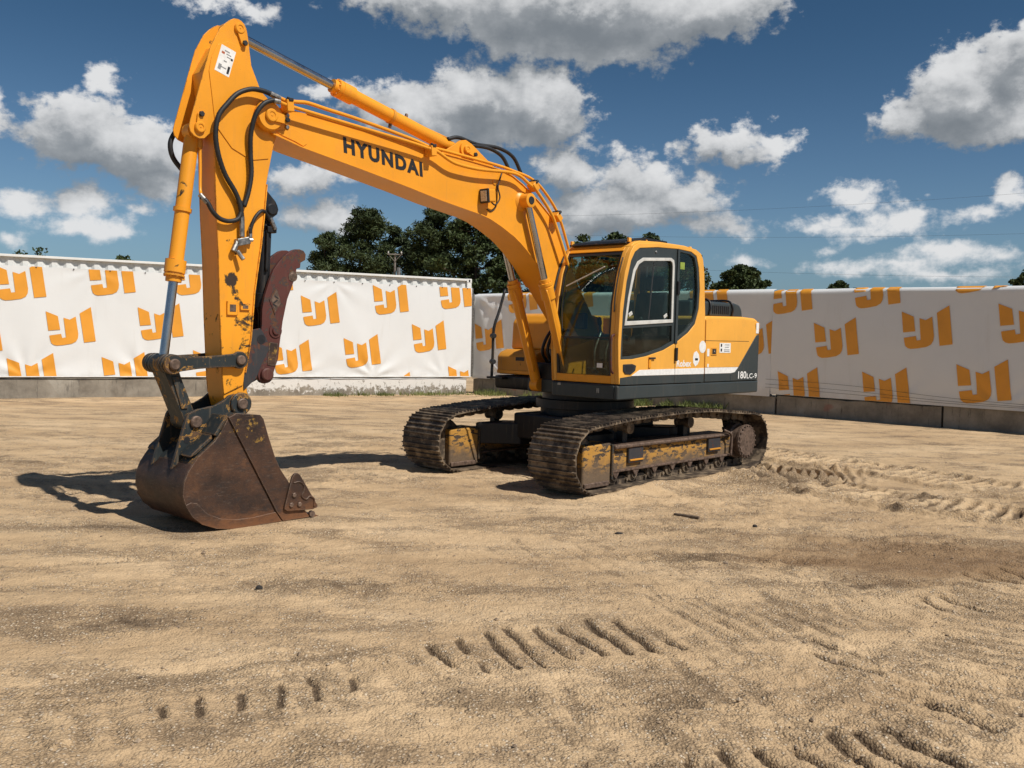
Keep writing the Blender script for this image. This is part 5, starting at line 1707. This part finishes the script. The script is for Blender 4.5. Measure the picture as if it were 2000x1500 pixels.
# ---------------- arm (dipper)
ARM_BODY = [(5.633, 4.10), (5.600, 3.80), (5.570, 3.537), (5.562, 3.274), (5.544, 2.819), (5.521, 2.452), (5.501, 1.895), (5.471, 1.333), (5.452, 1.162)] + arc(5.306, 1.10, 0.125, -10, -175, 8)[0:] + [(5.246, 1.386), (5.220, 1.520), (5.190, 1.713), (5.157, 2.145), (5.091, 2.600), (5.061, 2.890), (5.037, 3.161), (5.006, 3.320), (4.965, 3.52)] + arc(5.03, 3.785, 0.15, 220, 100, 6) + [(5.10, 4.02), (5.19, 4.20), (5.215, 4.33), (5.32, 4.40), (5.50, 4.36)]
arm = ext('arm', ARM_BODY, -0.140, 0.140, 'yellow_paint_worn', EX, 0.006)
arm['label'] = 'orange dipper arm with chipped paint near the bucket'
ARM_PL = [(5.345, 4.612), (5.385, 4.606), (5.43, 4.580), (5.475, 4.538), (5.522, 4.485), (5.605, 4.325), (5.668, 4.104), (5.800, 3.625), (5.812, 3.575), (5.800, 3.525), (5.765, 3.490), (5.715, 3.474), (5.663, 3.485), (5.619, 3.530), (5.575, 3.56), (5.562, 3.274), (5.544, 2.819), (5.521, 2.452), (5.501, 1.895), (5.471, 1.333), (5.455, 1.19), (5.26, 1.27), (5.246, 1.386), (5.220, 1.520), (5.190, 1.713), (5.157, 2.145), (5.091, 2.600), (5.061, 2.890), (5.037, 3.161), (5.006, 3.320), (4.965, 3.52), (4.905, 3.72), (4.905, 3.82), (4.955, 3.90), (5.05, 3.955), (5.112, 4.030), (5.205, 4.225), (5.228, 4.378), (5.247, 4.50), (5.258, 4.545), (5.280, 4.580), (5.310, 4.602)]
for s in (1, -1):
    ext('side_plate', ARM_PL, s * 0.148 - 0.0075, s * 0.148 + 0.0075, 'yellow_paint_worn', arm, 0.004)
    REIN = [(5.630, 4.09), (5.606, 4.216), (5.548, 4.335), (5.45, 4.385), (5.368, 4.378), (5.29, 4.315), (5.20, 4.16), (5.11, 4.01), (5.03, 3.95), (4.95, 3.88), (4.925, 3.78), (4.96, 3.62), (5.02, 3.40), (5.20, 3.36), (5.40, 3.44), (5.565, 3.62)]
    ext('gusset_plate', REIN, min(s * 0.1556, s * 0.164), max(s * 0.1556, s * 0.164), 'yellow_paint', arm, 0.003)
    pin_head((5.334, s * 0.156, 4.527), s, 0.050, 'yellow_paint', arm, 'pin', (-0.045, -0.125))
    pin_head((5.715, s * 0.156, 3.572), s, 0.050, 'yellow_paint', arm, 'pin', (-0.005, 0.115))
ext('back_strip', ribbon([(5.246, 1.386), (5.220, 1.520), (5.190, 1.713), (5.157, 2.145), (5.091, 2.600), (5.061, 2.890), (5.037, 3.161)], 0.012, 1), -0.165, 0.165, 'yellow_paint_worn', arm, 0.002)
dec = ext('warning_label', [(5.51, 4.345), (5.368, 4.305), (5.438, 4.065), (5.580, 4.105)], 0.1642, 0.1655, 'white_decal', arm, 0)
for k, (u_, z_, w_, h_, mm) in enumerate(((5.455, 4.29, 0.05, 0.012, 'grey_ink'), (5.495, 4.275, 0.03, 0.02, 'red_ink'), (5.44, 4.262, 0.05, 0.010, 'grey_ink'), (5.43, 4.235, 0.06, 0.010, 'grey_ink'), (5.475, 4.20, 0.03, 0.012, 'grey_ink'), (5.41, 4.225, 0.02, 0.02, 'black_ink'), (5.445, 4.125, 0.022, 0.07, 'black_ink'), (5.49, 4.14, 0.05, 0.010, 'grey_ink'), (5.53, 4.145, 0.03, 0.05, 'grey_ink'))):
    box('print_mark', (u_, 0.1660, z_), (w_, 0.001, h_), mm, dec, 0, Euler((0, -0.28, 0)).to_matrix())
# hoses hanging on the arm
tube('arm_hose', [(4.98, 0.24, 3.965), (5.06, 0.24, 3.985), (5.15, 0.24, 3.995), (5.26, 0.24, 3.985), (5.39, 0.24, 3.92), (5.49, 0.235, 3.81), (5.57, 0.225, 3.69), (5.592, 0.215, 3.53), (5.56, 0.205, 3.36), (5.49, 0.20, 3.19), (5.385, 0.20, 3.04), (5.335, 0.20, 2.93), (5.315, 0.20, 2.82)], 0.0225, 'rubber', arm, 12, 10, ribs=0.06)
tube('arm_hose', [(5.0, 0.285, 3.92), (5.07, 0.285, 3.912), (5.16, 0.285, 3.86), (5.225, 0.265, 3.75), (5.245, 0.225, 3.59), (5.232, 0.20, 3.41), (5.222, 0.20, 3.23), (5.25, 0.20, 3.06), (5.295, 0.20, 2.92)], 0.0215, 'rubber', arm, 12, 10, ribs=0.06)
tube('arm_hose', [(5.70, 0.16, 2.965), (5.655, 0.19, 2.92), (5.61, 0.205, 2.84), (5.54, 0.205, 2.785), (5.45, 0.205, 2.77), (5.36, 0.205, 2.80), (5.318, 0.20, 2.88)], 0.0205, 'rubber', arm, 10, 8, ribs=0.05)
tube('arm_hose', [(5.22, 0.19, 2.66), (5.218, 0.195, 2.73), (5.18, 0.20, 2.83), (5.11, 0.19, 2.90), (5.04, 0.15, 2.895), (4.97, 0.11, 2.83)], 0.0165, 'rubber', arm, 10)
tube('arm_hose', [(5.70, -0.17, 3.66), (5.78, -0.20, 3.54), (5.81, -0.20, 3.44), (5.78, -0.20, 3.33), (5.70, -0.17, 3.22)], 0.023, 'rubber', arm, 10)
for pa, pb2, r_ in (((5.315, 0.20, 2.83), (5.312, 0.20, 2.64), 0.024), ((4.95, 0.24, 3.962), (5.06, 0.24, 3.985), 0.027), ((5.22, 0.19, 2.74), (5.22, 0.19, 2.62), 0.018), ((5.71, 0.155, 2.985), (5.65, 0.19, 2.91), 0.023), ((4.98, 0.288, 3.916), (5.05, 0.286, 3.916), 0.024)):
    rod('hose_fitting', pa, pb2, r_, 'fitting_steel', arm, 10)
vb = box('valve_block', (5.30, 0.19, 2.60), (0.13, 0.07, 0.07), 'fitting_steel', arm, 0.01, Euler((0, 0.25, 0)).to_matrix())
rod('hose_fitting', (5.35, 0.19, 2.60), (5.40, 0.20, 2.50), 0.026, 'fitting_steel', vb, 10)
rod('hose_fitting', (5.36, 0.20, 2.51), (5.315, 0.235, 2.43), 0.020, 'fitting_steel', vb, 10)
rod('hose_fitting', (5.25, 0.19, 2.62), (5.20, 0.20, 2.62), 0.018, 'chrome', vb, 10)
rod('hose_clip', (5.33, 0.155, 2.955), (5.33, 0.21, 2.955), 0.02, 'black_plastic', arm, 8)
for (u_, z_, sx_, sz_) in ((5.385, 1.985, 0.11, 0.13), (5.255, 2.00, 0.10, 0.06)):
    bk_ = box('bracket', (u_, 0.165, z_), (sx_, 0.02, sz_), 'yellow_paint_worn', arm, 0.004)
    box('bracket_hollow', (u_, 0.176, z_), (sx_ * 0.55, 0.004, sz_ * 0.5), 'pin_steel', bk_, 0)

# ---------------- bucket ram and linkage
bc = hyd('bucket_cylinder', (5.700, 3.560), (5.969, 1.471), 0.0, 0.650, 0.066, 0.092, 0.041, EX, m='yellow_paint_worn', glen=0.20, eye=0.075)
p_b, p_t = Vector((5.700, 0, 3.560)), Vector((5.969, 0, 1.471))
axb = (p_t - p_b).normalized()
lathe('barrel_band', p_b + axb * 0.70, p_b + axb * 0.735, [(0, 0.080), (0.035, 0.080)], 'yellow_paint', bc, 24)
tube('oil_pipe', [(5.655, 0.05, 3.46), (5.655, 0.06, 3.25), (5.665, 0.08, 3.05), (5.675, 0.12, 2.985)], 0.014, 'yellow_paint', bc, 8)
rod('pipe_union', (5.655, 0.045, 3.49), (5.655, 0.045, 3.41), 0.028, 'yellow_paint_dusty', bc, 10)


def dogbone(name, a, b, ra, rb_, waist, v0, v1, m, parent):
    a, b = np.array(a), np.array(b)
    d_ = (b - a) / np.linalg.norm(b - a)
    ang = math.degrees(math.atan2(d_[1], d_[0]))
    pts = arc(a[0], a[1], ra, ang + 50, ang + 310, 14)
    n_ = np.array([-d_[1], d_[0]])
    q1, q2 = a + (b - a) * 0.35, a + (b - a) * 0.65
    pts += [tuple(q1 - n_ * waist), tuple(q2 - n_ * waist)]
    pts += arc(b[0], b[1], rb_, ang - 130, ang + 130, 14)
    pts += [tuple(q2 + n_ * waist), tuple(q1 + n_ * waist)]
    return ext(name, pts, v0, v1, m, parent, 0.006)


LP, AP, BP, PP = (5.973, 1.471), (5.330, 1.507), (5.762, 0.955), (5.318, 1.102)
for s in (1, -1):
    gl_ = dogbone('guide_link', LP, AP, 0.088, 0.080, 0.055, s * 0.200 - 0.022, s * 0.200 + 0.022, 'dark_paint', EX)
    for c, r_ in ((LP, 0.050), (AP, 0.046)):
        lathe('pin', (c[0], s * 0.2225, c[1]), (c[0], s * 0.250, c[1]), [(0, r_), (0.018, r_), (0.0275, r_ * 0.8)], 'pin_steel', gl_, 20)
hl = dogbone('bucket_link', LP, BP, 0.085, 0.080, 0.060, -0.125, 0.125, 'dark_paint', EX)
lathe('link_pin', (LP[0], -0.27, LP[1]), (LP[0], 0.22, LP[1]), [(0, 0.06), (0.02, 0.062), (0.05, 0.062), (0.06, 0.05), (0.42, 0.05), (0.49, 0.05)], 'pin_steel', hl, 20)
for v_ in (-0.15, -0.095, 0.095, 0.15):
    lathe('link_collar', (LP[0], v_ - 0.018, LP[1]), (LP[0], v_ + 0.018, LP[1]), [(0, 0.082), (0.005, 0.09), (0.031, 0.09), (0.036, 0.082)], 'dark_paint', hl, 24)
ext('link_web', [(5.95, 1.36), (5.89, 1.36), (5.80, 1.07), (5.86, 1.07)], 0.124, 0.140, 'dark_paint', hl, 0.006)

# ---------------- bucket
CURVE = [(4.66, 0.004), (4.80, 0.0), (5.05, 0.0), (5.33, 0.0), (5.55, 0.002), (5.694, 0.024), (5.832, 0.080), (5.923, 0.157), (5.98, 0.249), (6.008, 0.346), (6.000, 0.456), (5.963, 0.546), (5.915, 0.615)]
CURVE2 = [(5.915, 0.615), (5.864, 0.68), (5.715, 0.80), (5.64, 0.90), (5.585, 1.005)]
HB = 0.445
bucket = ext('bucket', ribbon(CURVE, 0.024, 1), -HB, HB, 'rusty_steel', EX, 0.003)
bucket['label'] = 'worn rusty digging bucket'
ext('bucket_back', ribbon(CURVE2, 0.024, 1), -HB, HB, 'dark_paint', bucket, 0.003)
ext('bucket_head', [(5.585, 1.005), (5.52, 1.035), (5.28, 1.012), (5.30, 0.985), (5.52, 0.995), (5.57, 0.97)], -HB, HB, 'dark_paint', bucket, 0.003)
SIDE = [(5.585, 1.005), (5.518, 1.038), (5.275, 1.014), (5.242, 0.976), (5.187, 0.808), (5.115, 0.612), (5.059, 0.497), (4.963, 0.362), (4.86, 0.20), (4.76, 0.04), (4.70, 0.006)] + CURVE[1:-1] + CURVE2[:-1]
STRIP = [(5.590, 1.006), (5.518, 1.042), (5.272, 1.017), (5.238, 0.978), (5.183, 0.808), (5.111, 0.612), (5.055, 0.497), (4.958, 0.362), (4.86, 0.20), (4.755, 0.045), (4.72, 0.006), (5.02, 0.004), (5.09, 0.10)]
WEAR = [(5.985, 0.268), (5.94, 0.285), (5.881, 0.272), (5.83, 0.215), (5.779, 0.166), (5.656, 0.108), (5.499, 0.082), (5.333, 0.080), (5.10, 0.10), (5.03, 0.004), (5.33, -0.002), (5.55, -0.001), (5.696, 0.021), (5.835, 0.077), (5.927, 0.155), (5.984, 0.249)]
for s in (1, -1):
    def rng(a, b):
        return (min(s * a, s * b), max(s * a, s * b))
    ext('side_plate', SIDE, *rng(HB - 0.0, HB + 0.016), 'rusty_steel', bucket, 0.003)
    ext('side_strip', STRIP, *rng(HB + 0.0162, HB + 0.034), 'rusty_steel', bucket, 0.005)
    ext('wear_plate', WEAR, *rng(HB + 0.0162, HB + 0.030), 'rusty_steel', bucket, 0.005)
    sc_ = ext('side_cutter', [(4.892, 0.452), (4.862, 0.435), (4.823, 0.379), (4.655, 0.115), (4.66, 0.095), (4.714, 0.083), (4.995, 0.100), (5.024, 0.120), (5.020, 0.150), (4.945, 0.415), (4.92, 0.445)], *rng(HB + 0.0342, HB + 0.062), 'rusty_steel', bucket, 0.006)
    for (u_, z_) in ((4.955, 0.155), (4.865, 0.150), (4.925, 0.245)):
        bolt((u_, s * (HB + 0.062), z_), (0, s, 0), 0.024, 0.016, 'pin_steel', sc_)
    tube('cast_ridge', [(4.93, s * (HB + 0.062), 0.36), (4.87, s * (HB + 0.064), 0.365), (4.82, s * (HB + 0.064), 0.33), (4.82, s * (HB + 0.064), 0.27), (4.84, s * (HB + 0.064), 0.225), (4.79, s * (HB + 0.064), 0.19), (4.75, s * (HB + 0.064), 0.215), (4.70, s * (HB + 0.064), 0.18), (4.70, s * (HB + 0.064), 0.11)], 0.009, 'rusty_steel', sc_, 6)
    EAR = [(5.845, 1.005), (5.83, 1.03), (5.75, 1.064), (5.57, 1.094), (5.48, 1.14), (5.43, 1.18)] + arc(PP[0], PP[1], 0.105, 62, -60, 10) + [(5.45, 1.00), (5.56, 0.96), (5.66, 0.84), (5.90, 0.61), (5.985, 0.545)]
    er = ext('ear', EAR, *rng(0.168, 0.205), 'dark_paint', bucket, 0.005)
    lathe('ear_boss', (PP[0], s * 0.205, PP[1]), (PP[0], s * 0.232, PP[1]), [(0, 0.105), (0.02, 0.105), (0.027, 0.095)], 'dark_paint', er, 26)
    lathe('pin', (PP[0], s * 0.232, PP[1]), (PP[0], s * 0.262, PP[1]), [(0, 0.052), (0.022, 0.052), (0.03, 0.042)], 'pin_steel', er, 20)
    lathe('pin', (BP[0], s * 0.205, BP[1]), (BP[0], s * 0.238, BP[1]), [(0, 0.055), (0.024, 0.055), (0.033, 0.045)], 'pin_steel', er, 20)
    lathe('ear_hole', (5.842, s * 0.2052, 0.795), (5.842, s * 0.2075, 0.795), [(0, 0.03), (0.002, 0.03)], 'black_ink', er, 16)
    # gussets spreading from the ear to the side plate
    ext('gusset', [(5.575, 1.015), (5.60, 1.03), (5.72, 0.855), (5.69, 0.84)], *rng(0.206, HB + 0.01), 'dark_paint', bucket, 0.01)
    ext('gusset', [(5.72, 0.86), (5.735, 0.835), (5.90, 0.70), (5.92, 0.665), (5.86, 0.69), (5.70, 0.82)], *rng(0.206, HB - 0.03), 'dark_paint', bucket, 0.01)
ext('cutting_lip', [(4.605, 0.004), (4.70, 0.040), (5.02, 0.034), (5.02, -0.008), (4.66, -0.008)], -HB - 0.01, HB + 0.015, 'rusty_steel', bucket, 0.004)
lathe('lip_bolt', (4.705, HB + 0.016, 0.035), (4.705, HB + 0.05, 0.035), [(0, 0.032), (0.034, 0.03)], 'pin_steel', bucket, 14)
ext('cross_tube', arc(5.60, 0.90, 0.075, 0, 340, 16), -0.17, 0.17, 'dark_paint', bucket, 0.0)

# ---------------- hydraulic thumb folded back against the arm
TH = [(4.801, 2.523), (4.732, 2.568), (4.690, 2.582), (4.645, 2.585), (4.600, 2.575), (4.574, 2.541), (4.579, 2.485), (4.632, 2.457), (4.637, 2.406), (4.678, 2.394), (4.688, 2.318), (4.735, 2.20), (4.778, 2.095), (4.827, 1.876), (4.858, 1.657), (4.874, 1.514), (4.910, 1.42), (4.935, 1.345), (4.965, 1.300), (5.015, 1.275), (5.065, 1.290), (5.105, 1.335), (5.11, 1.40), (5.097, 1.519), (5.072, 1.714), (5.056, 1.840), (5.053, 1.986), (5.026, 2.118), (4.978, 2.262), (4.935, 2.367), (4.874, 2.449)]
thumb = ext('thumb', TH, 0.095, 0.135, 'thumb_steel', EX, 0.006)
thumb['label'] = 'rusty red gripping thumb folded up behind the arm'
ext('thumb_plate', TH, -0.135, -0.095, 'thumb_steel', thumb, 0.006)
ext('thumb_cross_plate', [(4.70, 2.42), (4.715, 2.43), (4.835, 1.99), (4.885, 1.60), (4.865, 1.60), (4.815, 1.98)], -0.094, 0.094, 'thumb_steel', thumb, 0.004)
lathe('thumb_pin', (5.015, 0.135, 1.367), (5.015, 0.185, 1.367), [(0, 0.085), (0.012, 0.085), (0.012, 0.062), (0.04, 0.062), (0.05, 0.05)], 'thumb_steel', thumb, 24)
lathe('thumb_pin', (4.911, 0.135, 1.785), (4.911, 0.160, 1.785), [(0, 0.068), (0.010, 0.068), (0.010, 0.040), (0.025, 0.036)], 'thumb_steel', thumb, 22)
lathe('thumb_hole', (4.722, 0.135, 2.315), (4.722, 0.142, 2.315), [(0, 0.05), (0.004, 0.05), (0.004, 0.034), (0.007, 0.030)], 'pin_steel', thumb, 18)
plate_ = ext('emblem', [(4.905, 2.215), (4.835, 2.055), (4.920, 1.935), (4.985, 2.085)], 0.1352, 0.142, 'thumb_steel', thumb, 0.003)
ext('emblem_face', [(4.906, 2.185), (4.855, 2.058), (4.918, 1.965), (4.966, 2.084)], 0.1422, 0.1440, 'pin_steel', plate_, 0)
box('emblem_mark', (4.905, 0.1448, 2.105), (0.045, 0.0015, 0.012), 'black_ink', plate_, 0, Euler((0, -0.5, 0)).to_matrix())
box('emblem_mark', (4.915, 0.1448, 2.065), (0.050, 0.0015, 0.012), 'black_ink', plate_, 0, Euler((0, 0.6, 0)).to_matrix())
box('emblem_mark', (4.925, 0.1448, 2.030), (0.045, 0.0015, 0.012), 'black_ink', plate_, 0, Euler((0, -0.5, 0)).to_matrix())
ext('data_plate', [(4.975, 1.675), (4.885, 1.665), (4.905, 1.445), (4.995, 1.455)], 0.1352, 0.1420, 'rusty_steel', thumb, 0.002)
for s in (1, -1):
    tbk = ext('thumb_bracket', [(5.215, 1.82), (5.165, 1.79), (5.083, 1.806), (5.045, 1.76), (4.998, 1.676), (4.985, 1.60), (5.06, 1.47), (5.12, 1.33), (5.25, 1.22), (5.26, 1.40)], min(s * 0.138, s * 0.152), max(s * 0.138, s * 0.152), 'bracket_paint', EX, 0.004)
    lathe('bracket_hole', (5.072, s * 0.1522, 1.70), (5.072, s * 0.1545, 1.70), [(0, 0.045), (0.0023, 0.045)], 'black_ink', tbk, 18)
    ext('thumb_lug', [(5.055, 3.16), (5.02, 3.13), (4.905, 3.02), (4.885, 2.985), (4.872, 2.945), (4.885, 2.90), (4.93, 2.865), (5.07, 2.86)], min(s * 0.085, s * 0.110), max(s * 0.085, s * 0.110), 'black_paint', EX, 0.005)
tc = lathe('thumb_cylinder', (4.945, 0, 2.94), (4.985, 0, 1.80), [(0.06, 0.05), (0.10, 0.062), (0.80, 0.062), (0.805, 0.075), (0.94, 0.075), (0.945, 0.05), (1.0, 0.032), (1.14, 0.032)], 'black_paint', EX, 24)
lathe('cylinder_pin', (4.945, -0.125, 2.94), (4.945, 0.125, 2.94), [(0, 0.05), (0.01, 0.056), (0.24, 0.056), (0.25, 0.045)], 'black_paint', tc, 22)
rod('hose_fitting', (4.95, 0.09, 2.86), (4.90, 0.10, 2.75), 0.022, 'fitting_steel', tc, 10)
box('port_block', (4.93, 0.06, 2.75), (0.10, 0.08, 0.06), 'black_paint', tc, 0.01)
tube('oil_pipe', [(4.97, 0.075, 2.74), (4.975, 0.078, 2.55), (4.98, 0.075, 2.35)], 0.014, 'black_paint', tc, 8)
